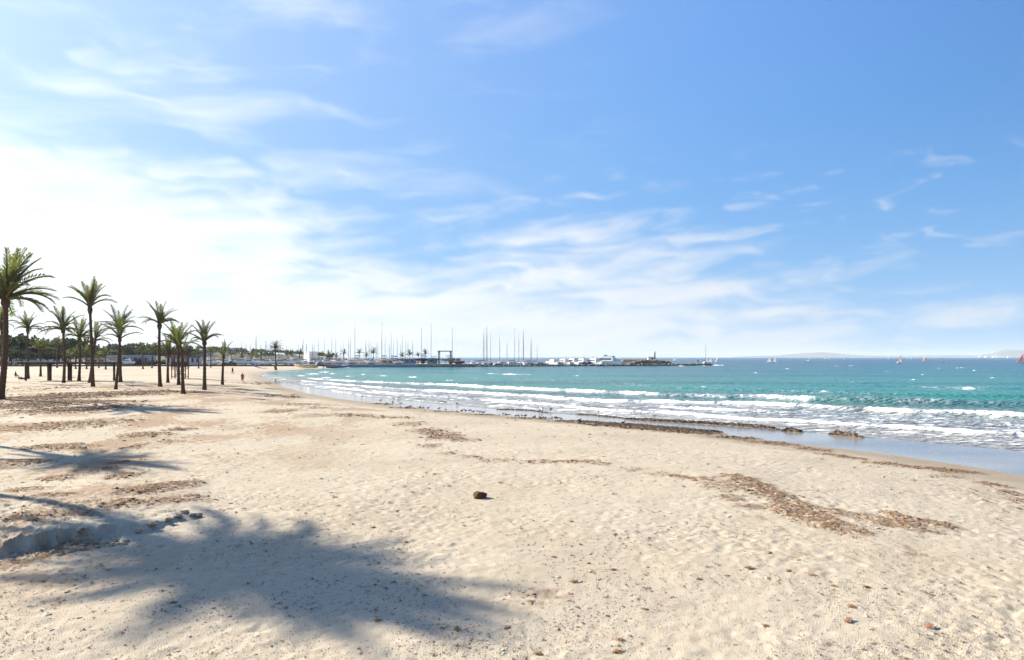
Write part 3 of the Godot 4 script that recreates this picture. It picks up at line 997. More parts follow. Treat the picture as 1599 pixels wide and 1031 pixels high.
func make_palms() -> void:
	make_fronds()
	var beach := "palms standing on the sand"
	for a in [
		["thick tall palm with the broadest arching crown near the seated person", 0, 624, 8, 464, 4.7, 56, 1.0, .33],
		["shorter palm hidden behind the thickest trunk", 4, 597, 1, 505, 3.0, 30, 1.0, .3],
		["slender palm with round crown beside the seated person's box", 44, 592, 43, 512, 3.0, 36, 1.0, .25],
		["low bushy palm behind the slatted shelter with a knobbed neck", 63, 588, 62, 546, 2.9, 34, .8, .24],
		["palm with arching crown standing before the shelter's posts", 99, 598, 98, 513, 3.6, 40, 1.0, .26],
		["dense palm touching the neighbouring arching crown by the shelter end", 123, 595, 124, 526, 3.3, 38, .9, .26],
		["tallest slim palm with upright brush shaped crown", 145, 604, 140, 477, 3.9, 26, .55, .27],
		["low drooping palm half hidden behind the tallest slim trunk", 139, 598, 148, 531, 2.9, 26, 1.15, .24],
		["full crowned palm crossed by a leaning neighbour's trunk", 188, 597, 186, 512, 3.4, 40, 1.0, .29],
		["leaning thin palm crossing the full crowned palm's trunk", 180, 608, 187, 527, 2.8, 20, .7, .2],
		["straight palm with even fan of fronds beside the lifeguard tower", 250, 604, 249, 504, 3.0, 36, .85, .27],
		["short palm leaning between straight palm and lifeguard tower", 262, 598, 263, 549, 2.9, 30, .8, .24],
		["leafy palm in front of the lifeguard tower platform", 279, 601, 278, 537, 3.6, 36, .75, .26],
		["bare thin palm with sparse crown beside the leafy one", 286, 615, 284, 546, 2.6, 12, .6, .23],
		["lone palm with open fan crown on the water side", 319, 609, 319, 532, 2.9, 30, .8, .26],
		["stubby palm with ragged tuft nearest the walkers", 347, 601, 349, 556, 2.5, 22, .7, .24]]:
		var base := on_ground(a[1], a[2])
		base.y -= 0.05
		palm(a[0], base, at_depth(a[3], a[4], -base.z), a[5], int(a[6] * 0.54), 600 + int(a[1]), a[7], beach, false, a[8] * 0.88)
	# more palms of the same row, to the left, whose crowns shade the near sand
	for a in [["dense palm whose crown shades the sand below the scarp", -26.5, 26.9, 11.1, 3.4, 90], ["palm whose crown shades the litter above the scarp", -36.5, 39.6, 10.4, 2.8, 60]]:
		var base := Vector3(a[1], ground_height(a[1], a[2]) - 0.05, -a[2])
		palm(a[0], base, base + Vector3(0.2, a[3], 0.1), a[4], a[5], 700 + int(a[2]), 0.92, "palms shading the near beach")
	for a in [[223, 577, 222, 546, 2.6], [237, 575.5, 237, 547, 2.8], [310, 576, 309, 553, 3.0], [135, 577, 134, 552, 3.0], [165, 577.5, 165, 553, 2.8], [154, 575.5, 154, 557, 2.4], [118, 577, 118, 553, 2.8], [107, 575.5, 107, 556, 2.6], [89, 575, 90, 537, 3.0], [329, 574.5, 329, 550, 2.6], [431, 577, 430, 544, 3.2]]:
		var base := on_level(a[0], a[1], 0.55)
		palm("tall palm standing at the sand's end before the marina masts" if a[0] == 431 else "small distant palm on the sand before the promenade wall", base, at_depth(a[2], a[3], -base.z), a[4], 22, 800 + int(a[0]), 1.0, "palms along the promenade", true, 0.26)
	for a in [[408, 555, 3.2, 330], [401, 557, 3.0, 335], [395, 558, 2.8, 345], [378, 558, 2.8, 340], [455, 554, 3.0, 345], [468, 553, 3.0, 350]]:
		var base := at_depth(a[0], 573, a[3])
		base.y = 0.95
		palm("distant dull palm among the marina masts behind the promenade wall", base, at_depth(a[0], a[1], a[3]), a[2], 20, 900 + int(a[0]), 1.0, "palms behind the promenade wall", true, 0.26)
	for a in [[503, 556, 3.0], [514, 555, 3.4], [525, 557.5, 3.0], [537, 552.5, 3.0], [561, 551.5, 3.2], [572, 556, 2.4], [583, 551.5, 3.4], [628, 556.5, 2.8], [640, 553.5, 3.4], [653, 555.5, 2.4], [664, 553, 3.2]]:
		var base := Vector3(at_depth(a[0], 570, 400).x, 1.35, -400)
		palm("far palm rising behind the boatyard", base, at_depth(a[0], a[1], 400), a[2], 18, 950 + int(a[0]), 1.0, "palms behind the boatyard", true, 0.24)

# ------------------------------------------------------------------ broad trees on the land
var tree_kinds := []

func crown_mesh(seed_: int, wide: float, high: float, clumps: int, leaves: int, flat_bottom: bool) -> ArrayMesh:
	var r := RandomNumberGenerator.new()
	r.seed = seed_
	var st := begin()
	for k in clumps:
		var w := r.randf_range(0, TAU)
		var e := sqrt(r.randf()) * wide
		var y := r.randf_range(0.25, 1.0) * high * (1.0 - 0.55 * pow(e / wide, 2))
		if flat_bottom: y = maxf(y, high * 0.35)
		var c := Vector3(cos(w) * e, y, sin(w) * e)
		var size := wide * r.randf_range(0.22, 0.36)
		for q in leaves:
			var o := Vector3(r.randfn(), r.randfn() * 0.75, r.randfn()).normalized() * size * pow(r.randf(), 0.4)
			var a := Vector3(r.randf_range(-1, 1), r.randf_range(-1, 1), r.randf_range(-1, 1)).normalized() * wide * 0.085
			var b := a.cross(Vector3(r.randf_range(-1, 1), r.randf_range(-1, 1), r.randf_range(-1, 1))).normalized() * wide * 0.07
			quad(st, c + o - a, c + o - b, c + o + a, c + o + b)
	return done(st)

func make_trees() -> void:
	for k in 5:
		var w: float = [4.2, 3.6, 5.0, 3.0, 2.4][k]
		var h: float = [4.0, 5.5, 4.6, 4.4, 2.6][k]
		tree_kinds.append([crown_mesh(1000 + k, w, h, 26, 34, k != 4), tube_mesh([Vector3(0, -0.5, 0), Vector3(0.15, 1.6, 0.1), Vector3(0.1, 3.4, 0), Vector3(0.5, 5.2, 0.2)], [0.32, 0.24, 0.2, 0.08], 6), tube_mesh([Vector3(0.1, 2.6, 0), Vector3(-0.9, 4.0, 0.4), Vector3(-1.6, 5.0, 0.3)], [0.14, 0.1, 0.04], 5)])

func tree(kind: int, at: Vector3, z: float, label: String, group: String, leaf: Material, bush := false) -> void:
	var t := thing("bush" if bush else "pine_tree", label, "bush" if bush else "tree", at, rng.randf_range(0, TAU), group)
	t.scale = Vector3.ONE * z
	if not bush:
		part("trunk", tree_kinds[kind][1], M.bark, t)
		part("limb", tree_kinds[kind][2], M.bark, t)
	part("crown", tree_kinds[kind][0], leaf, t, Transform3D(Basis(), Vector3(0, -0.6 if bush else 2.6, 0)))

# ridge of the land behind the bay, in photograph pixels
const RIDGE := [[-500, 545], [0, 540], [60, 545], [120, 544], [200, 541], [300, 545], [380, 549], [440, 551.5], [500, 556], [560, 558.5], [640, 559.4]]

func make_land() -> void:
	# promenade terrace behind the beach, its low wall, and the wooded ridge
	var st := begin()
	quad(st, Vector3(-520, 0.95, -284.3), Vector3(-78, 0.95, -315.4), Vector3(-100, 0.95, -700), Vector3(-900, 0.95, -700))
	quad(st, Vector3(-78, 0.95, -315.4), Vector3(-78, -1.5, -315.4), Vector3(-100, -1.5, -700), Vector3(-100, 0.95, -700))
	quad(st, Vector3(-520, 0.95, -284.3), Vector3(-520, -1.5, -284.3), Vector3(-78, -1.5, -315.4), Vector3(-78, 0.95, -315.4))
	structure("promenade", done(st), M.paving)
	var wall := thing("promenade_wall", "long low dark stone wall between beach and promenade", "wall", Vector3(-150, 0, -310))
	var a := Vector3(-360, 0, -295.0)
	var b := Vector3(-78.5, 0, -315.0)
	for k in 34:
		var f := (k + 0.5) / 34.0
		var c := a.lerp(b, f) - wall.position
		var turn := Basis(Vector3.UP, -atan2(b.z - a.z, b.x - a.x))
		part("wall_section", box_mesh(c + Vector3(0, 0.62, 0), Vector3(a.distance_to(b) / 34.0 - 0.06, 1.15, 0.4), turn), M.wall_dark, wall)
		part("coping", box_mesh(c + Vector3(0, 1.26, 0), Vector3(a.distance_to(b) / 34.0 - 0.02, 0.12, 0.55), turn), M.wall_cap, wall)
	var cols := 90
	var rows := 14
	var v := PackedVector3Array()
	var col := PackedColorArray()
	var nn := noise_of(0.012, 1101, 4)
	for j in rows:
		for i in cols:
			var px := lerpf(-500, 660, float(i) / (cols - 1))
			var d := lerpf(480, 1100, float(j) / (rows - 1))
			var crest := at_depth(px, along(RIDGE, px), 900).y
			var rise := smoothstep(500, 880, d)
			v.append(Vector3((px - MIDDLE) / FOCAL * d, 0.5 + maxf(0.0, crest - 3.0) * rise + 2.0 * rise * nn.get_noise_2d(px, d), -d))
			col.append(Color(0.05, 0.06, 0.035).lerp(Color(0.14, 0.125, 0.08), clampf(0.4 + nn.get_noise_2d(px * 4.0, d * 2.0), 0, 1)))
	var m := mat("scrub", Color(1, 1, 1), 0.95, 0.2)
	m.vertex_color_use_as_albedo = true
	structure("hillside", sheet(v, col, cols, rows, PackedByteArray()), m)
	make_trees()
	var leaves := [M.pine, M.pine_light, M.pine_dark]
	# tall trees close behind the promenade on the left
	for s in [[2, 526, 330, 2.1, 2], [14, 522, 340, 2.2, 2], [26, 520, 345, 2.3, 0], [36, 524, 340, 2.0, 2], [18, 540, 318, 1.5, 1], [34, 545, 315, 1.4, 1], [50, 538, 360, 1.9, 1], [66, 534, 370, 2.0, 1], [78, 528, 400, 2.2, 1], [92, 524, 420, 2.3, 0], [104, 525, 410, 2.2, 2], [118, 527, 430, 2.2, 2], [74, 546, 320, 1.4, 1], [84, 548, 322, 1.3, 1], [110, 546, 330, 1.5, 1], [128, 540, 380, 1.8, 1], [150, 545, 420, 1.6, 0], [168, 541, 450, 1.9, 0], [196, 538, 470, 2.0, 2], [205, 541, 460, 1.8, 1], [230, 534, 480, 2.3, 0], [242, 541, 460, 1.8, 1], [268, 541, 470, 1.8, 1], [292, 541, 470, 1.7, 2], [-14, 520, 340, 2.3, 2], [-40, 518, 340, 2.4, 0]]:
		var kind: int = int(s[0] + 500) % 4
		var top := at_depth(s[0], s[1], s[2])
		var z: float = maxf((top.y - 0.95) / 7.6, 0.8)
		tree(kind, Vector3(top.x, 0.9, top.z), z, ["dark rounded pine above the promenade", "yellow green leafy tree above the promenade", "deep green pine above the promenade"][s[4]], "trees behind the promenade", leaves[s[4]])
	for k in 130:
		var px := -40.0 + 560.0 * k / 130.0 + rng.randf_range(-4, 4)
		var d := rng.randf_range(640, 920)
		var py := along(RIDGE, px) + rng.randf_range(-5.0, 6.0) * (1.0 - smoothstep(420, 560, px) * 0.7)
		var top := at_depth(px, py, d)
		var foot := 0.5 + maxf(0.0, at_depth(px, along(RIDGE, px), 900).y - 3.0) * smoothstep(500, 880, d)
		var z := clampf((top.y - foot) / 7.0, 1.0, 2.4)
		tree(k % 4, Vector3(top.x, foot - 0.3, -d), z, "far dull green pine on the wooded ridge", "pines on the ridge", leaves[k % 3])
	for k in 40:
		var px := rng.randf_range(-20, 470)
		var d := rng.randf_range(322, 420)
		tree(4, Vector3((px - MIDDLE) / FOCAL * d, 0.9, -d), rng.randf_range(0.7, 1.5), "low green bush beyond the promenade wall", "bushes beyond the promenade wall", leaves[k % 3], true)

# ------------------------------------------------------------------ buildings
func building(called: String, label: String, centre: Vector3, size: Vector3, turn: float, wall_mat: Material, roof_mat: Material, floors: int, bays: int, category := "building") -> Node3D:
	var t := thing(called, label, category, centre, turn)
	part("wall", box_mesh(Vector3(0, size.y / 2, 0), size), wall_mat, t)
	part("roof", box_mesh(Vector3(0, size.y + 0.12, 0), Vector3(size.x + 0.6, 0.24, size.z + 0.6)), roof_mat, t)
	for f in floors:
		for k in bays:
			var x := (k + 0.5) / bays * size.x - size.x / 2
			var y := (f + 0.55) / floors * size.y
			var w := part("window", box_mesh(Vector3(x, y, size.z / 2 + 0.03), Vector3(size.x / bays * 0.52, size.y / floors * 0.48, 0.06)), M.window_glass, t)
			part("sill", box_mesh(Vector3(x, y - size.y / floors * 0.26, size.z / 2 + 0.08), Vector3(size.x / bays * 0.6, 0.1, 0.16)), M.white_paint, w)
	return t

func make_buildings() -> void:
	building("villa", "white villa standing among trees behind the shelter", at_depth(91, 549, 480) * Vector3(1, 0, 1) + Vector3(0, 1, 0), Vector3(13, 11.5, 9), 0.3, M.white_paint, M.roof_tile, 3, 3, "house")
	var b := building("beach_restaurant", "long low restaurant with dark flat roof behind lifeguard tower", at_depth(291, 570, 335) * Vector3(1, 0, 1) + Vector3(0, 0.95, 0), Vector3(16, 4.2, 8), 0.05, M.pale_grey, M.roof_grey, 1, 7, "restaurant")
	part("fascia", box_mesh(Vector3(0, 3.9, 4.25), Vector3(16.6, 0.9, 0.5)), M.roof_grey, b)
	building("boat_club", "wide blue grey club house with sloping grey roof by the marina", at_depth(205, 568, 345) * Vector3(1, 0, 1) + Vector3(0, 0.95, 0), Vector3(20, 4.6, 9), 0.1, M.blue_grey, M.roof_pale, 1, 8, "club house")
	building("kiosk", "tan low kiosk with awning behind the drooping palm", at_depth(158, 570, 330) * Vector3(1, 0, 1) + Vector3(0, 0.95, 0), Vector3(13, 3.4, 5), 0.0, M.tan_wall, M.roof_tile, 1, 4, "kiosk")
	building("ridge_house", "pale house high on the ridge above the marina", at_depth(190, 541, 800) + Vector3(0, -7, 0), Vector3(26, 7.5, 10), 0.2, M.white_paint, M.roof_tile, 2, 6, "house")
	building("ridge_house", "cream house between pines on the ridge", at_depth(345, 546, 820) + Vector3(0, -4.0, 0), Vector3(20, 6, 9), -0.1, M.tan_wall, M.roof_tile, 2, 5, "house")
	building("ridge_house", "white terrace of houses low on the ridge", at_depth(305, 548, 700) + Vector3(0, -5.0, 0), Vector3(34, 6, 9), 0.1, M.white_paint, M.roof_pale, 2, 9, "house")
	var s := building("boat_shed", "tall white windowless boat shed seen on its corner", at_depth(485, 566, 370) * Vector3(1, 0, 1) + Vector3(0, 1.2, 0), Vector3(4.6, 6.4, 9.2), 0.6, M.white_paint, M.white_paint, 1, 0, "shed")
	part("door", box_mesh(Vector3(0, 1.7, 4.63), Vector3(2.6, 3.4, 0.06)), M.pale_grey, s)
	building("workshop", "teal green shed beside the navy hull in the boatyard", at_depth(675, 567, 352) * Vector3(1, 0, 1) + Vector3(0, 1.4, 0), Vector3(4.6, 2.7, 4), 0.0, M.teal_paint, M.pale_grey, 1, 1, "shed")
	building("yard_office", "low blue grey boatyard office behind the quay", at_depth(637, 567, 350) * Vector3(1, 0, 1) + Vector3(0, 1.4, 0), Vector3(7.5, 2.5, 4), 0.0, M.blue_grey, M.roof_tile, 1, 3, "office")
	building("yard_store", "low white store with orange door in the boatyard", at_depth(606, 568, 346) * Vector3(1, 0, 1) + Vector3(0, 1.4, 0), Vector3(6, 1.9, 4), 0.0, M.tan_wall, M.pale_grey, 1, 2, "store")
	# round topped teal tent on the far sand
	var t := thing("dome_tent", "teal round topped storage tent at the sand's far end", "tent", at_depth(500, 573, 318) * Vector3(1, 0, 1) + Vector3(0, 0.55, 0), 0.1)
	var st := begin(true)
	var rows := []
	for i in 2:
		var row := []
		for k in 13:
			var w := PI * k / 12
			row.append(Vector3(cos(w) * 2.1, sin(w) * 2.5, i * 3.4 - 1.7))
		rows.append(row)
	loft(st, rows, true)
	part("cover", done(st), M.pale_grey, t)
	st = begin()
	var face := []
	for k in 13:
		var w := PI * k / 12
		face.append(Vector3(cos(w) * 1.6, sin(w) * 1.9, 1.74))
	for k in range(1, 12): tri(st, face[0], face[k], face[k + 1])
	part("door_panel", done(st), M.teal_paint, t)
	# sun shelter on the sand: long flat dark roof on thick posts
	var base := on_level(108, 595, 0.6)
	t = thing("sun_shelter", "long flat roofed dark sun shelter on thick posts among palms", "shelter", base)
	var scale_ := -base.z / FOCAL
	for k in 30:
		part("roof_slat", box_mesh(Vector3(lerpf(-73, 76, (k + 0.5) / 30.0) * scale_, 3.3, 0.2 * sin(k * 2.3) * 0.2), Vector3(149.0 / 30 * scale_ - 0.06, 0.16, 3.2)), M.thatch, t)
	for z in [-1.2, 1.2]:
		part("beam", box_mesh(Vector3(1.5 * scale_, 3.12, z), Vector3(150 * scale_, 0.2, 0.2)), M.dark_wood, t)
	for k in 6:
		var x: float = [-68, -31, -1, 2.5, 36, 70][k] * scale_
		part("post", tube_mesh([Vector3(x, -0.2, 0), Vector3(x, 1.5, 0), Vector3(x, 3.05, 0)], [0.34 if k == 1 else 0.2, 0.34 if k == 1 else 0.18, 0.38 if k == 1 else 0.2], 10), M.dark_wood, t)
	# lifeguard tower
	base = on_level(281, 591.5, 0.6)
	var z_ := -base.z / FOCAL
	t = thing("lifeguard_tower", "wooden lifeguard tower with roof and cross braced legs", "lifeguard tower", base, 0.15)
	for x in [-1.25, 1.25]:
		for z in [-0.9, 0.9]:
			part("leg", box_mesh(Vector3(x, 2.55, z), Vector3(0.16, 5.3, 0.16)), M.red_wood, t)
	for k in 6:
		part("floor_board", box_mesh(Vector3(0, 2.25, -0.9 + k * 0.36), Vector3(3.0, 0.08, 0.33)), M.dark_wood, t)
	for z in [-1.05, 1.05]:
		part("rail_panel", box_mesh(Vector3(0, 2.8, z), Vector3(2.7, 0.9, 0.06)), M.dark_wood, t)
	for x in [-1.38, 1.38]:
		part("rail_panel", box_mesh(Vector3(x, 2.8, 0), Vector3(0.06, 0.9, 1.9)), M.dark_wood, t)
	for z in [-0.9, 0.9]:
		for s2 in [-1.0, 1.0]:
			part("brace", tube_mesh([Vector3(-1.2 * s2, 0.25, z), Vector3(1.2 * s2, 2.1, z)], [0.06, 0.06], 5), M.red_wood, t)
	for k in 7:
		part("roof_plank", box_mesh(Vector3(0, 5.25 + 0.01 * k, -1.5 + k * 0.5), Vector3(3.9, 0.1, 0.47)), M.dark_wood, t)
	var ladder := part("ladder", tube_mesh([Vector3(-0.3, 0, 1.9), Vector3(-0.3, 2.3, 1.15)], [0.04, 0.04], 5), M.red_wood, t)
	part("ladder_rail", tube_mesh([Vector3(0.3, 0, 1.9), Vector3(0.3, 2.3, 1.15)], [0.04, 0.04], 5), M.red_wood, ladder)
	for k in 6:
		part("rung", tube_mesh([Vector3(-0.3, 0.35 + k * 0.36, 1.79 - k * 0.117), Vector3(0.3, 0.35 + k * 0.36, 1.79 - k * 0.117)], [0.03, 0.03], 4), M.red_wood, ladder)

# ------------------------------------------------------------------ quay and breakwater
func rocks(called: String, parent: Node3D, count: int, where: Callable, low: float, high: float) -> void:
	for kind in 3:
		var mm := MultiMesh.new()
		mm.transform_format = MultiMesh.TRANSFORM_3D
		mm.use_colors = true
		mm.mesh = lump_mesh(1200 + kind, 0.75, 0.28, 6, 4)
		mm.instance_count = count / 3
		for k in count / 3:
			var p: Vector3 = where.call()
			mm.set_instance_transform(k, Transform3D(Basis.from_euler(Vector3(rng.randf(), rng.randf_range(0, TAU), rng.randf())).scaled(Vector3.ONE * rng.randf_range(low, high)), p))
			mm.set_instance_color(k, Color(0.3, 0.245, 0.18) * rng.randf_range(0.55, 1.3))
		var o := MultiMeshInstance3D.new()
		o.name = called
		o.multimesh = mm
		o.material_override = M.rock
		o.set_meta("kind", "stuff")
		parent.add_child(o, true)

func make_quay() -> void:
	var a := Vector3(-88, 0, -330.0)      # near end of the boatyard quay
	var b := Vector3(-46.5, 0, -337.0)    # where the stone wall gives way to boulders
	var c := Vector3(117.5, 0, -400.0)     # tip of the breakwater
	var turn := Basis(Vector3.UP, -atan2(b.z - a.z, b.x - a.x))
	var q := thing("quay", "boatyard quay with pale blue grey concrete face", "quay", (a + b) / 2, 0.0)
	var long := a.distance_to(b)
	for k in 12:
		var p := a.lerp(b, (k + 0.5) / 12.0) - q.position
		part("wall_panel", box_mesh(p + Vector3(0, 0.62, 0), Vector3(long / 12 - 0.05, 1.5, 0.5), turn), M.quay_face, q)
		part("footing", box_mesh(p + Vector3(0, -0.05, 0.12), Vector3(long / 12, 0.5, 0.7), turn), M.wet_concrete, q)
	var st := begin()
	quad(st, a + Vector3(-4, 1.4, -0.2), b + Vector3(0, 1.4, -0.2), b + Vector3(8, 1.4, -70), a + Vector3(-10, 1.4, -110))
	quad(st, b + Vector3(0, 1.4, -0.2), b + Vector3(26, 1.4, -9), b + Vector3(34, 1.4, -50), b + Vector3(8, 1.4, -70))
	for e in [[a + Vector3(-10, 0, -110), a + Vector3(-4, 0, -0.2)], [a + Vector3(-4, 0, -0.2), b + Vector3(0, 0, -0.2)], [b + Vector3(0, 0, -0.2), b + Vector3(26, 0, -9)], [b + Vector3(26, 0, -9), b + Vector3(34, 0, -50)], [b + Vector3(34, 0, -50), b + Vector3(8, 0, -70)]]:
		quad(st, e[0] + Vector3(0, 1.4, 0), e[0] + Vector3(0, -1.5, 0), e[1] + Vector3(0, -1.5, 0), e[1] + Vector3(0, 1.4, 0))
	structure("boatyard", done(st), M.paving)
	var w := thing("breakwater", "long low boulder breakwater sheltering the marina", "breakwater", (b + c) / 2)
	var n := 40
	turn = Basis(Vector3.UP, -atan2(c.z - b.z, c.x - b.x))
	for k in n:
		var f := (k + 0.5) / n
		if f > 0.86: continue
		part("core_block", box_mesh(b.lerp(c, f) - w.position + Vector3(0, 0.3, -0.6), Vector3(b.distance_to(c) / n - 0.08, 0.9, 1.4), turn), M.concrete, w)
	var from := b - w.position
	var to := c - w.position
	rocks("boulders", w, 900, func() -> Vector3:
		var f := pow(rng.randf(), 0.85)
		return from.lerp(to, f) + Vector3(rng.randf_range(-0.6, 0.6), rng.randf_range(-0.15, 0.55) + 0.3 * smoothstep(0.4, 0.8, f), rng.randf_range(-0.6, 1.2)), 0.35, 0.75)
	# the mole with its light: a long tan wall ending in a heap of boulders
	var m := thing("mole", "tan harbour mole ending in a boulder heap under the light", "mole", Vector3(70, 0, -410))
	for k in 10:
		part("wall_block", box_mesh(at_depth(lerpf(972, 1024, (k + 0.5) / 10), 564, 412) * Vector3(1, 0, 1) + Vector3(0, 1.55, 0) - m.position, Vector3(52.0 / 10 * 412 / FOCAL - 0.05, 3.6, 1.2)), M.tan_stone, m)
	var heap := at_depth(1016, 566, 404) * Vector3(1, 0, 1) - m.position
	rocks("boulders", m, 720, func() -> Vector3:
		var x := rng.randf_range(-1, 1)
		return heap + Vector3(x * 13.5, rng.randf_range(-0.2, 1.0) * 2.9 * sqrt(1.0 - x * x) + 0.1, rng.randf_range(-1.5, 2.2)), 0.45, 1.0)
	var at := at_depth(1022.5, 561, 411) * Vector3(1, 0, 1)
	var l := thing("harbour_light", "slim green harbour light tower on the mole end", "beacon", at + Vector3(0, 3.35, 0))
	part("tower", tube_mesh([Vector3.ZERO, Vector3(0, 0.3, 0), Vector3(0, 0.31, 0), Vector3(0, 4.2, 0)], [0.8, 0.8, 0.5, 0.4], 12), M.green_paint, l)
	part("gallery", tube_mesh([Vector3(0, 4.2, 0), Vector3(0, 4.4, 0)], [0.75, 0.75], 12, false), M.white_paint, l)
	part("lantern", tube_mesh([Vector3(0, 4.4, 0), Vector3(0, 5.1, 0), Vector3(0, 5.5, 0)], [0.32, 0.32, 0.05], 10), M.pale_grey, l)
	var hut := thing("mole_hut", "small white hut beside the harbour light", "hut", at_depth(1016, 561, 411) * Vector3(1, 0, 1) + Vector3(0, 3.35, 0))
	part("wall", box_mesh(Vector3(0, 0.75, 0), Vector3(3.4, 1.5, 2)), M.white_paint, hut)
	part("roof", box_mesh(Vector3(0, 1.56, 0), Vector3(3.6, 0.12, 2.2)), M.pale_grey, hut)
	part("door", box_mesh(Vector3(0.8, 0.6, 1.02), Vector3(0.7, 1.2, 0.05)), M.dark_wood, hut)
	var post := thing("marker_post", "dark marker post on the low boulders at the tip", "post", at_depth(1090, 569, 398) * Vector3(1, 0, 1))
	part("pile", tube_mesh([Vector3(0, -0.5, 0), Vector3(0, 2.6, 0)], [0.3, 0.25], 8), M.dark_wood, post)
	part("top_mark", tube_mesh([Vector3(0, 2.6, 0), Vector3(0, 3.5, 0)], [0.45, 0.1], 8), M.dark_wood, post)
	# boat lift: portal frame in the yard
	var lift := thing("boat_lift", "dark steel portal frame boat lift in the yard", "boat lift", at_depth(695, 567, 352) * Vector3(1, 0, 1) + Vector3(0, 1.4, 0))
	for x in [-3.1, 2.9]:
		for z in [-3.0, 3.0]:
			part("leg", box_mesh(Vector3(x, 3.2, z), Vector3(0.4, 6.2, 0.4)), M.dark_steel, lift)
			part("wheel", tube_mesh([Vector3(x - 0.2, 0.45, z), Vector3(x + 0.2, 0.45, z)], [0.45, 0.45], 10, false), M.rubber, lift)
	for z in [-3.0, 3.0]:
		part("cross_beam", box_mesh(Vector3(-0.1, 6.5, z), Vector3(7.0, 0.42, 0.42)), M.dark_steel, lift)
	for x in [-3.1, 2.9]:
		part("side_beam", box_mesh(Vector3(x, 6.0, 0), Vector3(0.4, 0.4, 5.4)), M.dark_steel, lift)

# ------------------------------------------------------------------ boats
var hulls := {}

func hull_mesh(long: float, wide: float, side: float, flare: float) -> Array:
	var key := "%.1f %.1f %.1f %.2f" % [long, wide, side, flare]
	if hulls.has(key):
		return hulls[key]
	var rows := []
	var deck := []
	var n := 14
	for i in n + 1:
		var f := float(i) / n
		var half := wide / 2 * (pow(sin(PI * (0.22 + 0.78 * f) * 0.5 + PI * 0.5 * 0.0), 0.6) if f < 0.45 else pow(maxf(1.0 - pow((f - 0.45) / 0.55, 2.1), 0.0), 0.8))
		half = maxf(half, 0.03)
		var x := (f - 0.5) * long
		var sheer := side * (1.0 + 0.28 * f * f)
		var keel := -0.32 * side * sin(PI * clampf(f * 1.02, 0, 1)) - 0.02
		var rake := (f - 0.5) * flare
		rows.append([Vector3(x + rake, sheer, -half), Vector3(x + rake * 0.5, sheer * 0.45, -half * 0.93), Vector3(x, 0.0, -half * 0.78), Vector3(x, keel, -half * 0.3), Vector3(x, keel * 1.05, 0), Vector3(x, keel, half * 0.3), Vector3(x, 0.0, half * 0.78), Vector3(x + rake * 0.5, sheer * 0.45, half * 0.93), Vector3(x + rake, sheer, half)])
		deck.append([Vector3(x + rake, sheer - 0.02, -half * 0.985), Vector3(x + rake, sheer + 0.05, 0), Vector3(x + rake, sheer - 0.02, half * 0.985)])
	var st := begin(true)
	loft(st, rows, true)
	var st2 := begin(true)
	loft(st2, deck, false)
	hulls[key] = [done(st), done(st2)]
	return hulls[key]

func taper_box(x0: float, x1: float, y0: float, y1: float, w0: float, w1: float, lean0: float, lean1: float) -> ArrayMesh:
	var st := begin()
	loft(st, [[Vector3(x0, y0, -w0), Vector3(x0, y0, w0), Vector3(x1, y0, w0), Vector3(x1, y0, -w0), Vector3(x0, y0, -w0)], [Vector3(x0 + lean0, y1, -w1), Vector3(x0 + lean0, y1, w1), Vector3(x1 + lean1, y1, w1), Vector3(x1 + lean1, y1, -w1), Vector3(x0 + lean0, y1, -w1)]], false)
	quad(st, Vector3(x0 + lean0, y1, -w1), Vector3(x0 + lean0, y1, w1), Vector3(x1 + lean1, y1, w1), Vector3(x1 + lean1, y1, -w1))
	return done(st)

func stay(parent: Node, a: Vector3, b: Vector3) -> void:
	part("stay", tube_mesh([a, b], [0.018, 0.018], 3), M.wire, parent)

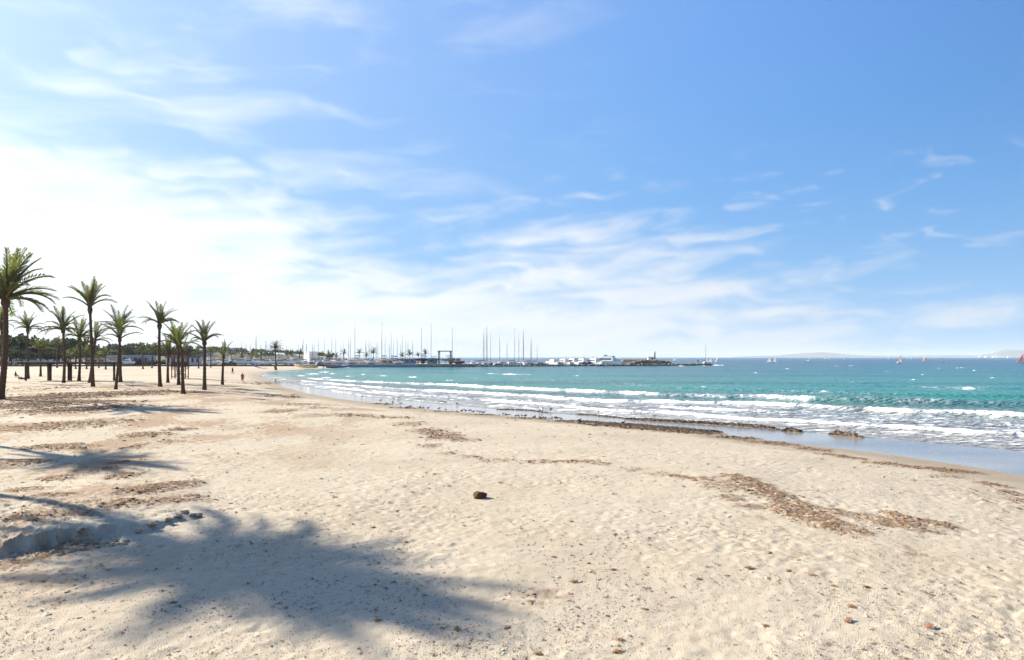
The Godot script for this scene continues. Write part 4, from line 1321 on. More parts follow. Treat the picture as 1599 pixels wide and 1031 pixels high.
func sailboat(label: String, at: Vector3, turn: float, long: float, mast: float, hull_mat: Material, cover: Material, group := "", ashore := false, stays := true) -> Node3D:
	var t := thing("sailing_boat", label, "sailing boat", at, turn, group)
	var h := hull_mesh(long, long * 0.29, long * 0.1, long * 0.06)
	var side := long * 0.1
	part("hull", h[0], hull_mat, t)
	part("deck", h[1], M.white_paint, t)
	var cabin := part("cabin", taper_box(-long * 0.22, long * 0.22, side + 0.02, side + 0.55, long * 0.085, long * 0.065, 0.15, -0.8), M.white_paint, t)
	part("window", taper_box(-long * 0.15, long * 0.1, side + 0.2, side + 0.4, long * 0.083, long * 0.079, 0, 0), M.window_glass, cabin)
	var foot := Vector3(long * 0.08, side, 0)
	var head := foot + Vector3(-0.1, mast - side, 0)
	var spar := part("mast", tube_mesh([foot, foot.lerp(head, 0.6), head], [0.115, 0.11, 0.075], 6), M.alloy, t)
	for f in [0.4, 0.7]:
		var c := foot.lerp(head, f)
		part("spreader", tube_mesh([c - Vector3(0, 0, 0.75 - f * 0.3), c + Vector3(0, 0, 0.75 - f * 0.3)], [0.04, 0.04], 4), M.alloy, spar)
	var boom := part("boom", tube_mesh([foot + Vector3(-0.15, 1.15, 0), foot + Vector3(-long * 0.38, 1.25, 0)], [0.08, 0.07], 6), M.alloy, t)
	part("sail_cover", tube_mesh([foot + Vector3(-0.2, 1.42, 0), foot + Vector3(-long * 0.2, 1.42, 0), foot + Vector3(-long * 0.38, 1.36, 0)], [0.24, 0.19, 0.08], 7), cover, boom)
	if stays:
		stay(t, Vector3(long * 0.5, side * 1.25, 0), head)
		stay(t, Vector3(-long * 0.5, side, 0), head)
	if ashore:
		part("keel", taper_box(-long * 0.1, long * 0.08, -1.7, -side * 0.28, 0.12, 0.22, -0.2, 0.35), M.antifoul, t)
		for x in [-0.28, 0.0, 0.26]:
			for s in [-1.0, 1.0]:
				part("prop", tube_mesh([Vector3(x * long, -1.75, s * long * 0.17), Vector3(x * long, 0.1, s * long * 0.1)], [0.06, 0.06], 4), M.dark_steel, t)
	return t

func motor_yacht(label: String, at: Vector3, turn: float, long: float, hull_mat: Material, group := "", fly := true) -> Node3D:
	var t := thing("motor_yacht", label, "motor yacht", at, turn, group)
	var side := long * 0.12
	var h := hull_mesh(long, long * 0.28, side, long * 0.12)
	part("hull", h[0], hull_mat, t)
	part("deck", h[1], M.white_paint, t)
	var house := part("deckhouse", taper_box(-long * 0.3, long * 0.24, side + 0.02, side + long * 0.1, long * 0.115, long * 0.09, 0.1, -long * 0.17), M.white_paint, t)
	part("window", taper_box(-long * 0.24, long * 0.15, side + long * 0.04, side + long * 0.08, long * 0.109, long * 0.1, 0.0, -long * 0.06), M.window_glass, house)
	if fly:
		var f := part("flybridge", taper_box(-long * 0.27, long * 0.05, side + long * 0.103, side + long * 0.15, long * 0.09, long * 0.085, 0, -long * 0.07), M.white_paint, t)
		part("windscreen", taper_box(-long * 0.03, long * 0.02, side + long * 0.151, side + long * 0.175, long * 0.07, long * 0.06, -0.1, -0.5), M.window_glass, f)
	for s in [-1.0, 1.0]:
		part("radar_arch", tube_mesh([Vector3(-long * 0.2, side + long * 0.12, s * long * 0.085), Vector3(-long * 0.24, side + long * 0.21, s * long * 0.05), Vector3(-long * 0.24, side + long * 0.215, 0)], [0.13, 0.12, 0.12], 6), M.white_paint, t)
	part("antenna", tube_mesh([Vector3(-long * 0.24, side + long * 0.215, 0), Vector3(-long * 0.26, side + long * 0.32, 0)], [0.035, 0.02], 4), M.alloy, t)
	part("bow_rail", tube_mesh([Vector3(long * 0.15, side * 1.15 + 0.55, -long * 0.1), Vector3(long * 0.42, side * 1.3 + 0.6, -long * 0.04), Vector3(long * 0.53, side * 1.36 + 0.6, 0), Vector3(long * 0.42, side * 1.3 + 0.6, long * 0.04), Vector3(long * 0.15, side * 1.15 + 0.55, long * 0.1)], [0.03, 0.03, 0.03, 0.03, 0.03], 4), M.alloy, t)
	return t

func make_boats() -> void:
	# masts crowding the marina behind the promenade: [px, py of the mast head]
	var forest := [[331, 539], [337, 541], [343, 540], [349, 538], [353, 541], [358, 536], [364, 540], [369, 538], [373, 541], [377, 534], [381, 539], [386, 536], [389, 540], [393, 536], [398, 524], [400.5, 527], [405, 538], [409, 535], [413, 531], [417, 530], [420.6, 529], [425, 538], [434, 540], [439, 538], [446, 539], [452, 541], [464, 537], [474, 531], [477, 536], [480, 537], [487.5, 536], [492, 537], [495, 529], [506, 528], [515.5, 522], [525.6, 525], [531, 538], [537, 535], [543, 530], [548.6, 527], [569, 532], [573, 536.5], [575.5, 529], [581.5, 530], [586, 534], [590, 533], [594, 531], [603, 526], [607, 536], [616, 530], [624, 536], [628.4, 521], [632, 531], [639, 528], [644, 530]]
	for k in forest.size():
		var s: Array = forest[k]
		var d := 345.0 + fmod(k * 37.7, 75.0)
		var at := Vector3((s[0] - MIDDLE) / FOCAL * d, 1.5, -d)
		var mast: float = EYE - (s[1] - HORIZON) / FOCAL * d - at.y
		sailboat(("navy" if k % 6 == 0 else "white") + " sailing boat with " + ["blue", "white", "blue", "grey"][k % 4] + " sail cover moored in the crowded marina", at, rng.randf_range(-0.6, 0.6) + (PI if k % 2 else 0.0) + PI / 2 * (0.4 if k % 3 else 1.0), clampf(mast * 0.72, 7, 12), mast, M.gel_white if k % 6 else M.navy, [M.canvas_blue, M.canvas_white, M.canvas_blue, M.canvas_grey][k % 4], "sailing boats in the marina", false, k % 2 == 0)
	# boats standing ashore in the yard
	for s in [["white sailing boat propped ashore with the tallest leaning mast", 556, 562.5, 503, 350, 8.6, PI, "gel_white", "canvas_grey", 0.0], ["white sailing boat propped ashore beside two palms, dark canopy", 598, 562.5, 504, 350, 7.6, PI, "gel_white", "canvas_blue", 0.0], ["small sailing boat propped ashore with red sail cover", 619, 562.5, 527, 348, 5.4, 0.0, "blue_grey", "canvas_red", 0.0], ["small blue hulled sailing boat propped behind the red covered one", 612, 562, 520.5, 356, 6.0, PI, "blue_grey", "canvas_grey", 0.0], ["navy hulled sailing boat propped ashore by the teal shed", 660, 563, 512, 356, 9.0, PI, "navy", "canvas_blue", 0.0], ["sailing boat with the thickest mast rising behind the teal shed", 675, 563, 504, 362, 8.5, PI, "navy", "canvas_white", 0.0], ["grey hulled sailing boat hanging in the boat lift", 704, 564, 512, 348, 9.4, 0.0, "sage", "canvas_grey", 0.0]]:
		var at := at_depth(s[1], s[2], s[4])
		at.y = maxf(at.y, 3.15)
		var mast: float = (EYE - (s[3] - HORIZON) / FOCAL * s[4]) - at.y
		sailboat(s[0], at, s[6], s[5] * 1.0, mast, M[s[7]], M[s[8]], "", true)
	# behind the breakwater
	var berth := [[752, 520, 372, "canvas_blue"], [755.2, 512, 375, "canvas_blue"], [757.8, 511, 380, "canvas_grey"], [760.3, 508, 378, "canvas_blue"], [763.5, 516, 384, "canvas_white"], [780.2, 520, 380, "canvas_blue"], [801, 512, 382, "canvas_grey"], [810, 520.5, 388, "canvas_blue"], [815, 518, 392, "canvas_white"], [817.5, 514.5, 386, "canvas_red"], [826.6, 528, 390, "canvas_blue"], [829.5, 528, 394, "canvas_white"], [837, 536.5, 392, "canvas_grey"], [792, 534, 398, "canvas_white"]]
	for k in berth.size():
		var s: Array = berth[k]
		var at := Vector3((s[0] - MIDDLE) / FOCAL * s[2], 0.15, -s[2])
		var mast: float = EYE - (s[1] - HORIZON) / FOCAL * s[2] - 0.15
		sailboat("large sailing boat with blue sail cover moored behind the breakwater" if s[3] == "canvas_blue" else "large sailing boat with red sail cover behind the breakwater" if s[3] == "canvas_red" else "large sailing boat with pale sail cover moored behind the breakwater", at, (PI / 2 + 0.2 * sin(k * 5.0)) if k % 2 else 0.3, clampf(mast * 0.7, 9, 13), mast, M.gel_white if k % 5 else M.navy, M[s[3]], "sailing boats behind the breakwater")
	for s in [["white open stern motor boat beside the tall mast cluster", 754, 368, 6.5, -PI / 2], ["white open stern motor boat next along the breakwater", 772, 370, 6.5, -PI / 2], ["low motor boat with dark canopy inside the breakwater", 742, 372, 8, 0.2], ["small white motor boat inside the breakwater rocks", 722, 366, 7, PI], ["covered motor boat moored behind the white sterns", 787, 384, 10, 0.1], ["dark hulled motor boat low behind the boulders", 845, 385, 8, 0.0]]:
		motor_yacht(s[0], Vector3((s[1] - MIDDLE) / FOCAL * s[2], 0.2, -s[2]), s[4], s[3], M.navy if s[0].begins_with("dark") else M.gel_white, "", false)
	for s in [["white motor yacht with sloping bow farthest along the row", 862, 402, 13, PI * 0.66], ["white flybridge yacht beside the sloping bow one", 878, 400, 14, PI * 0.7], ["white flybridge yacht with arch in the middle of the row", 893, 398, 15, PI * 0.66], ["navy hulled flybridge yacht in the yacht row", 908, 400, 15, PI * 0.64], ["tall white yacht whose bow points over the breakwater", 925, 396, 16, PI * 0.7], ["largest white yacht at the end of the yacht row", 945, 392, 20, PI * 0.8], ["white yacht lying low behind the largest one", 960, 402, 13, PI * 0.9]]:
		motor_yacht(s[0], Vector3((s[1] - MIDDLE) / FOCAL * s[2], 0.2, -s[2]), s[4], s[3], M.navy if s[0].begins_with("navy") else M.gel_white, "motor yachts in a row")
	# white hulls on the promenade left of the palms
	for s in [["white motor boat laid up behind the seated person", 33, 322, 9, 0.3], ["long white motor boat laid up behind slender palm", 54, 326, 12, 0.1], ["white motor boat laid up behind the shelter", 70, 330, 9, PI], ["small white motor boat laid up by the kiosk", 172, 326, 7, 0.2], ["white motor boat laid up before the club house", 196, 328, 8, PI], ["white motor boat laid up near the restaurant's end", 330, 326, 8, 0.1], ["blue canopied motor boat laid up before the marina masts", 375, 328, 10, PI], ["white motor boat laid up beside the tall far palm", 440, 330, 9, 0.3], ["second white motor boat laid up beside far palm", 426, 334, 8, 2.8], ["white motor boat laid up before the ridge", 404, 332, 10, 0.2], ["white motor boat laid up by the white shed", 462, 336, 10, 0.1], ["white motor boat laid up below the ridge pines", 352, 330, 9, 2.9], ["white motor boat laid up right of blue canopied one", 390, 329, 8, 0.2], ["white motor boat laid up before dull palms", 415, 328, 8, PI], ["white motor boat laid up short of the shed", 450, 329, 8, 2.7]]:
		var o := motor_yacht(s[0], Vector3((s[1] - MIDDLE) / FOCAL * s[2], 1.7, -s[2]), s[4], s[3], M.gel_white, "boats laid up on the promenade")
		for x in [-0.25, 0.2]:
			part("cradle", box_mesh(Vector3(x * s[3], -0.45, 0), Vector3(0.3, 0.7, s[3] * 0.2)), M.dark_steel, o)
	for s in [["white motor boat on the yard edge by the tent", 512, 338, 7, 0.1], ["white motor boat on the yard behind the quay's start", 528, 342, 8, PI], ["white motor boat on the yard under the tallest leaning mast", 550, 339, 6, 0.2], ["white cuddy boat on the yard before the store", 580, 338, 6, PI], ["white cuddy boat on the yard by the office", 622, 340, 5, 0.0], ["red striped motor boat on the yard beyond the lift", 716, 346, 6, 0.2]]:
		var o := motor_yacht(s[0], Vector3((s[1] - MIDDLE) / FOCAL * s[2], 1.95, -s[2]), s[4], s[3], M.canvas_red if s[0].begins_with("red") else M.gel_white, "motor boats on the boatyard", false)
		part("cradle", box_mesh(Vector3(0, -0.3, 0), Vector3(s[3] * 0.5, 0.5, 1.0)), M.dark_steel, o)
	# dinghies and windsurfers out at sea
	for s in [["small white sail just clear of the mole end", 1053, 562.6, 6.5, "sail_white", 900], ["white dinghy sail close behind the marker post", 1103, 567, 9, "sail_white", 560], ["wide white dinghy sail between its two neighbours", 1109, 566.5, 9.5, "sail_white", 600], ["white dinghy sail outermost of the three by the breakwater", 1120, 566.5, 9.5, "sail_white", 600], ["narrow leaning white sail in open water, one of a pair", 1201, 565.5, 9, "sail_white", 640], ["wider leaning white sail in open water, one of a pair", 1209.5, 565.5, 9.5, "sail_white", 640], ["tiny white sail on the horizon below the long island", 1264, 560.2, 3.5, "sail_white", 1900], ["tiny double sail on the horizon below the island", 1289, 560.2, 4.2, "sail_white", 1900], ["tiny white sail beside the double sail", 1294, 560.0, 3.2, "sail_white", 1900], ["tiny lone white sail past the island's crest", 1318, 560.1, 3.4, "sail_white", 1900], ["tiny white sail beside the large red sail", 1388, 560.0, 3.6, "sail_white", 1900], ["tiny white sail between the two red sails", 1423, 560.1, 4.0, "sail_white", 1900], ["large red and white sail out in open water", 1405, 565, 12, "sail_red", 560], ["pink and white leaning sail out in open water", 1444, 563, 9.5, "sail_pink", 700], ["slim red windsurf sail before the far hill", 1594, 563.5, 13, "sail_red", 650]]:
		dinghy(s)
	var kay := thing("paddle_craft", "low red and grey paddle craft on open water", "kayak", on_level(1473, 566, 0.02), 0.2)
	part("hull", hull_mesh(4.2, 0.9, 0.35, 0.2)[0], M.canvas_red, kay)
	part("seat_back", box_mesh(Vector3(-0.3, 0.6, 0), Vector3(0.15, 0.6, 0.5)), M.canvas_grey, kay)
	var big := sailboat("lone anchored sailing boat beyond the breakwater tip", Vector3((1101.5 - MIDDLE) / FOCAL * 520, 0.1, -520), 0.9, 9, 16.0, M.gel_white, M.canvas_blue)
	big.set_meta("group", "")
	# small craft on the far sand
	var y := sailboat("small yellow and white beached sailing dinghy by the white shed", on_level(471, 574.6, 0.55) + Vector3(0, 0.35, 0), 2.9, 6.0, 11.5, M.yellow_paint, M.canvas_white)
	y.rotation.z = 0.1
	for s in [["upturned red and white dinghy on the far sand", 483, 574.5, "canvas_red", 4.2], ["cream dinghy on the sand beside the upturned red one", 489, 574.6, "yellow_paint", 3.8], ["blue covered dinghy on the sand by the quay's root", 520, 575.0, "canvas_blue", 5.5], ["small blue dinghy lying where the quay begins", 533, 574.3, "blue_paint", 5.0]]:
		var p := on_level(s[1], s[2], 0.5)
		var o := thing("beached_dinghy", s[0], "dinghy", p + Vector3(0, 0.15, 0), 0.3)
		var h := hull_mesh(s[4], 1.5, 0.6, 0.2)
		part("hull", h[0], M[s[3]], o)
		part("cover", h[1], M.canvas_grey, o)
		part("thwart", box_mesh(Vector3(0, 0.72, 0), Vector3(0.3, 0.05, 1.2)), M.dark_wood, o)
	# blue kite lying on the sand behind the walkers
	var k0 := on_level(401, 575.5, 0.6)
	var kt := thing("blue_kite", "bright blue kite wing resting on the sand behind the walkers", "kite", k0, 0.1)
	var rows := []
	for i in 12:
		var f := i / 11.0
		var c := Vector3(lerpf(-2.6, 2.0, f), 2.0 * pow(1.0 - f, 1.6) + 0.15, sin(PI * f) * 0.8)
		var w := 0.25 + 0.75 * sin(PI * clampf(f, 0.05, 0.95))
		rows.append([c + Vector3(-w * 0.5, -0.05, 0), c + Vector3(0, 0.22 * w, 0.1), c + Vector3(w * 0.5, -0.05, 0.2), c + Vector3(0, -0.1, 0.0), c + Vector3(-w * 0.5, -0.05, 0)])
	var st := begin(true)
	loft(st, rows, true)
	part("canopy", done(st), M.blue_paint, kt)
	part("wing_tip", box_mesh(Vector3(2.6, 0.12, 0.2), Vector3(2.0, 0.16, 0.7)), M.blue_paint, kt)

func dinghy(s: Array) -> void:
	var d: float = s[5]
	var at := Vector3((s[1] - MIDDLE) / FOCAL * d, 0.05, -d)
	var high: float = s[3] / FOCAL * d * 1.05
	var t := thing("sailing_dinghy", s[0], "dinghy", at, 0.35 if int(s[1]) % 2 else -0.5)
	t.rotation.z = -0.12
	part("hull", hull_mesh(maxf(high * 0.75, 3.4), high * 0.25, high * 0.08, 0.3)[0], M.gel_white, t)
	var lean := Vector3(0.02, 1, 0).normalized() * high
	part("mast", tube_mesh([Vector3(high * 0.12, 0.2, 0), Vector3(high * 0.12, 0.2, 0) + lean], [high * 0.012, high * 0.008], 5), M.alloy, t)
	var rows := []
	for i in 9:
		var f := i / 8.0
		var luff := Vector3(high * 0.115, 0.45, 0) + lean * (0.95 * f)
		var w := high * 0.42 * (1.0 - pow(f, 1.5))
		var row := []
		for k in 5:
			var q := k / 4.0
			row.append(luff + Vector3(-w * q, 0, high * 0.05 * sin(PI * q)))
		rows.append(row)
	var st := begin(true)
	loft(st, rows, false)
	part("mainsail", done(st), M[s[4]], t)
	st = begin(true)
	rows = []
	for i in 7:
		var f := i / 6.0
		var luff := Vector3(high * 0.36, 0.35, 0).lerp(Vector3(high * 0.13, high * 0.75, 0), f)
		var w := high * 0.24 * (1.0 - f)
		rows.append([luff, luff + Vector3(-w * 0.5, 0, high * 0.03), luff + Vector3(-w, 0.02, 0)])
	loft(st, rows, false)
	part("jib", done(st), M.sail_white if s[4] != "sail_red" else M.sail_pink, t)

# ------------------------------------------------------------------ far hills over the sea
func hill(label: String, points: Array, d: float) -> void:
	var v := PackedVector3Array()
	var c := PackedColorArray()
	var cols := points.size() * 6
	var nn := noise_of(0.004, int(points[0][0]), 4)
	var x0: float = points[0][0]
	var x1: float = points[-1][0]
	var shape := [0.0, 0.55, 0.85, 1.0, 0.7, 0.0]
	for j in 6:
		for i in cols:
			var px := lerpf(x0, x1, float(i) / (cols - 1))
			var depth := d + (j - 3) * 320.0
			var top := at_depth(px, along(points, px), d).y
			v.append(Vector3((px - MIDDLE) / FOCAL * depth, maxf(top - 2.0, 0.0) * shape[j] * (1.0 + 0.1 * nn.get_noise_2d(px * 8.0, j * 60.0)) - 1.0, -depth))
			c.append(Color(0.12, 0.125, 0.09).lerp(Color(0.2, 0.18, 0.14), clampf(0.5 + nn.get_noise_2d(px * 30.0, j * 300.0), 0, 1)))
	var o := structure("hills", sheet(v, c, cols, 6, PackedByteArray()), M.scrub)
	o.set_meta("label", label)

func make_hills() -> void:
	hill("long low blue headland across the bay", [[1140, 558], [1160, 556.4], [1200, 555.4], [1222, 554.2], [1240, 552.6], [1262, 550.4], [1275, 550.0], [1290, 550.4], [1310, 552], [1330, 553.6], [1350, 555], [1420, 555.4], [1470, 554.4], [1500, 554.0], [1512, 554.8], [1560, 555.4], [1640, 555.6], [1760, 555]], 12500.0)
	hill("rounded far hill above a pale coastal town", [[1500, 558], [1530, 554.4], [1550, 551], [1562, 547.2], [1576, 545.6], [1590, 546.4], [1620, 550], [1680, 549], [1760, 552]], 11500.0)
	var town := thing("far_town", "pale strip of a coastal town under the far hill", "town", Vector3((1556 - MIDDLE) / FOCAL * 10400, 0, -10400))
	for k in 26:
		part("house", box_mesh(Vector3((k - 13) * 21.0 + rng.randf_range(-7, 7), rng.randf_range(3, 12), rng.randf_range(-60, 60)), Vector3(rng.randf_range(12, 24), rng.randf_range(10, 30), 18)), M.white_paint, town)

# ------------------------------------------------------------------ people
func person(label: String, at: Vector3, turn: float, joints: Dictionary, wear: Dictionary) -> void:
	# joints: name -> position; bones join them with radii; the skin is one surface meshed from the blended bones
	var bones := [["pelvis", "chest", .15, .165], ["chest", "neck", .15, .06], ["neck", "head", .055, .06], ["head", "crown", .095, .09], ["head", "nose", .03, .014], ["pelvis", "hip_l", .13, .1], ["pelvis", "hip_r", .13, .1], ["hip_l", "knee_l", .095, .06], ["hip_r", "knee_r", .095, .06], ["knee_l", "ankle_l", .062, .04], ["knee_r", "ankle_r", .062, .04], ["ankle_l", "toe_l", .045, .035], ["ankle_r", "toe_r", .045, .035], ["chest", "arm_l", .11, .065], ["chest", "arm_r", .11, .065], ["arm_l", "elbow_l", .058, .043], ["arm_r", "elbow_r", .058, .043], ["elbow_l", "wrist_l", .044, .03], ["elbow_r", "wrist_r", .044, .03], ["wrist_l", "hand_l", .034, .03], ["wrist_r", "hand_r", .034, .03]]
	var cell := 0.035
	var lo := Vector3.ONE * 9
	var hi := -lo
	for k in joints:
		lo = lo.min(joints[k] - Vector3.ONE * 0.22)
		hi = hi.max(joints[k] + Vector3.ONE * 0.22)
	var n := Vector3i((hi - lo) / cell) + Vector3i.ONE
	var field := PackedFloat32Array()
	field.resize(n.x * n.y * n.z)
	field.fill(1.0)
	for b in bones:
		var a: Vector3 = joints[b[0]]
		var e: Vector3 = joints[b[1]]
		var ab := e - a
		var l2 := maxf(ab.length_squared(), 1e-6)
		var m := Vector3.ONE * (maxf(b[2], b[3]) + 0.1)
		var i0 := Vector3i((a.min(e) - m - lo) / cell).max(Vector3i.ZERO)
		var i1 := Vector3i((a.max(e) + m - lo) / cell).min(n - Vector3i.ONE)
		for z in range(i0.z, i1.z + 1):
			for y in range(i0.y, i1.y + 1):
				for x in range(i0.x, i1.x + 1):
					var p := lo + Vector3(x, y, z) * cell
					var f := clampf((p - a).dot(ab) / l2, 0, 1)
					var dist := p.distance_to(a + ab * f) - lerpf(b[2], b[3], f)
					var q := (z * n.y + y) * n.x + x
					var h := maxf(0.04 - absf(field[q] - dist), 0.0) / 0.04
					field[q] = minf(field[q], dist) - h * h * 0.01
	var ids := {}
	var v := PackedVector3Array()
	var corner := [0, 1, n.x, n.x + 1, n.x * n.y, n.x * n.y + 1, n.x * n.y + n.x, n.x * n.y + n.x + 1]
	for z in n.z - 1:
		for y in n.y - 1:
			for x in n.x - 1:
				var q := (z * n.y + y) * n.x + x
				var inside := 0
				for k in 8: inside += 1 if field[q + corner[k]] < 0.0 else 0
				if inside == 0 or inside == 8: continue
				var sum := Vector3.ZERO
				var cuts := 0
				for k in 8:
					for bit in [1, 2, 4]:
						if k & bit: continue
						var f0: float = field[q + corner[k]]
						var f1: float = field[q + corner[k | bit]]
						if (f0 < 0.0) == (f1 < 0.0): continue
						var f := f0 / (f0 - f1)
						var o := Vector3(k & 1, (k >> 1) & 1, (k >> 2) & 1)
						if bit == 1: o.x += f
						elif bit == 2: o.y += f
						else: o.z += f
						sum += o
						cuts += 1
				ids[q] = v.size()
				v.append(lo + (Vector3(x, y, z) + sum / cuts) * cell)
	var faces := []
	var steps := [1, n.x, n.x * n.y]
	for q in ids:
		for axis in 3:
			var a: int = steps[axis]
			var b: int = steps[(axis + 1) % 3]
			var c: int = steps[(axis + 2) % 3]
			# the edge from this cell's corner along the axis
			if q + a >= field.size(): continue
			var f0 := field[q]
			var f1 := field[q + a]
			if (f0 < 0.0) == (f1 < 0.0): continue
			if not (ids.has(q - b) and ids.has(q - c) and ids.has(q - b - c)): continue
			var r := [ids[q], ids[q - b], ids[q - b - c], ids[q - c]]
			if f0 < 0.0: r.reverse()
			faces.append(r)
	var t := thing("person", label, "person", at, turn)
	var body := begin(true)
	var cloth := {}
	for f in faces:
		quad(body, v[f[0]], v[f[1]], v[f[2]], v[f[3]])
		var c: Vector3 = (v[f[0]] + v[f[1]] + v[f[2]] + v[f[3]]) / 4
		var best := 9.0
		var piece := ""
		var axis := Vector3.ZERO
		for b in bones:
			var a: Vector3 = joints[b[0]]
			var ab: Vector3 = joints[b[1]] - a
			var g := clampf((c - a).dot(ab) / maxf(ab.length_squared(), 1e-6), 0, 1)
			var dist := c.distance_to(a + ab * g) - lerpf(b[2], b[3], g)
			if dist < best:
				best = dist
				axis = a + ab * g
				piece = b[0] + ">" + b[1]
				if piece == "head>crown" and (c.y - joints.head.y < 0.05 and (c - joints.head).dot(joints.nose - joints.head) > 0.0): piece = "face"
		for garment in wear:
			if piece in wear[garment][1]:
				if not cloth.has(garment): cloth[garment] = begin(true)
				var away := (c - axis).normalized() * 0.014
				quad(cloth[garment], v[f[0]] + away, v[f[1]] + away, v[f[2]] + away, v[f[3]] + away)
	part("body", done(body), M.skin, t)
	for garment in cloth:
		part(garment, done(cloth[garment]), wear[garment][0], t)

func pose(stride: float, seated := false) -> Dictionary:
	var j := {"pelvis": Vector3(0, .95, 0), "chest": Vector3(0, 1.3, .02), "neck": Vector3(0, 1.5, .0), "head": Vector3(0, 1.62, .03), "crown": Vector3(0, 1.69, .02), "nose": Vector3(0, 1.62, .13),
		"hip_l": Vector3(.1, .92, 0), "hip_r": Vector3(-.1, .92, 0), "knee_l": Vector3(.11, .5, .1 + stride * .25), "knee_r": Vector3(-.11, .5, .06 - stride * .12), "ankle_l": Vector3(.11, .09, stride * .32), "ankle_r": Vector3(-.11, .09 + absf(stride) * .06, -stride * .42), "toe_l": Vector3(.13, .05, stride * .32 + .17), "toe_r": Vector3(-.13, .04, -stride * .42 + .15),
		"arm_l": Vector3(.2, 1.42, 0), "arm_r": Vector3(-.2, 1.42, 0), "elbow_l": Vector3(.26, 1.14, -.05 - stride * .12), "elbow_r": Vector3(-.26, 1.14, -.05 + stride * .12), "wrist_l": Vector3(.27, .93, .06 - stride * .2), "wrist_r": Vector3(-.27, .93, .06 + stride * .2), "hand_l": Vector3(.27, .82, .09 - stride * .22), "hand_r": Vector3(-.27, .82, .09 + stride * .22)}
	if seated:
		for k in j: j[k] += Vector3(0, -.47, 0)
		j.knee_l = Vector3(.13, .48, .42); j.knee_r = Vector3(-.13, .48, .42); j.ankle_l = Vector3(.13, .09, .48); j.ankle_r = Vector3(-.13, .09, .48)
		j.toe_l = Vector3(.14, .05, .65); j.toe_r = Vector3(-.14, .05, .65)
		j.wrist_l = Vector3(.2, .55, .25); j.wrist_r = Vector3(-.2, .55, .25); j.hand_l = Vector3(.15, .54, .36); j.hand_r = Vector3(-.15, .54, .36)
	return j

func make_people() -> void:
	var top := ["pelvis>chest", "chest>neck", "chest>arm_l", "chest>arm_r", "arm_l>elbow_l", "arm_r>elbow_r"]
	var sleeves := top + ["elbow_l>wrist_l", "elbow_r>wrist_r"]
	var shorts := ["pelvis>hip_l", "pelvis>hip_r", "hip_l>knee_l", "hip_r>knee_r"]
	var trousers := shorts + ["knee_l>ankle_l", "knee_r>ankle_r"]
	var shoes := ["ankle_l>toe_l", "ankle_r>toe_r"]
	person("person in red top and dark shorts walking along the beach", on_ground(378.5, 598.2), 0.35, pose(0.8), {"shirt": [M.canvas_red, top], "shorts": [M.cloth_dark, shorts], "hair": [M.hair, ["head>crown"]]})
	person("person in dark jacket and trousers walking ahead on the sand", on_ground(363, 584.4), 2.9, pose(-0.5), {"jacket": [M.cloth_dark, sleeves], "trousers": [M.cloth_navy, trousers], "hair": [M.hair, ["head>crown"]], "shoes": [M.rubber, shoes]})
	person("person in dark clothes standing near the tall far palm", on_ground(429, 577.5), 0.0, pose(0.1), {"jacket": [M.cloth_navy, sleeves], "trousers": [M.cloth_dark, trousers], "hair": [M.hair, ["head>crown"]], "shoes": [M.rubber, shoes]})
	person("person in black standing by the teal tent", on_ground(505, 576.0), 1.0, pose(0.15), {"jacket": [M.cloth_dark, sleeves], "trousers": [M.cloth_dark, trousers], "hair": [M.hair, ["head>crown"]], "shoes": [M.rubber, shoes]})
	var s := on_ground(24, 590)
	person("person in dark top sitting on a low folding chair", s, 2.4, pose(0.0, true), {"jacket": [M.cloth_dark, sleeves], "trousers": [M.cloth_tan, trousers], "hair": [M.hair, ["head>crown"]]})
	var c := thing("folding_chair", "low pale folding chair under the seated person", "chair", s, 2.4)
	part("seat", box_mesh(Vector3(0, 0.33, 0.05), Vector3(0.5, 0.04, 0.5)), M.canvas_white, c)
	part("backrest", box_mesh(Vector3(0, 0.6, -0.24), Vector3(0.5, 0.42, 0.03), Basis(Vector3.RIGHT, -0.2)), M.canvas_white, c)
	for x in [-0.24, 0.24]:
		part("leg", tube_mesh([Vector3(x, 0, 0.28), Vector3(x, 0.33, -0.15)], [0.018, 0.018], 5), M.alloy, c)
		part("leg", tube_mesh([Vector3(x, 0, -0.25), Vector3(x, 0.33, 0.25)], [0.018, 0.018], 5), M.alloy, c)
	var b := thing("beach_crate", "small dark crate on the sand beside the chair", "crate", on_ground(31, 592.5), 0.3)
	part("body", box_mesh(Vector3(0, 0.2, 0), Vector3(0.5, 0.4, 0.4)), M.tan_wall, b)
	part("lid", box_mesh(Vector3(0, 0.43, 0), Vector3(0.56, 0.06, 0.46)), M.dark_wood, b)
	b = thing("beach_bag", "flat dark bag lying on the sand beside the crate", "bag", on_ground(36, 592.5), 0.1)
	part("body", lump_mesh(1500, 0.35, 0.1, 10, 6), M.cloth_dark, b, Transform3D(Basis().scaled(Vector3(0.45, 0.5, 0.3)), Vector3(0, 0.13, 0)))
	part("strap", tube_mesh([Vector3(-0.2, 0.2, 0), Vector3(0, 0.36, 0.05), Vector3(0.2, 0.2, 0)], [0.02, 0.02, 0.02], 5), M.cloth_dark, b)

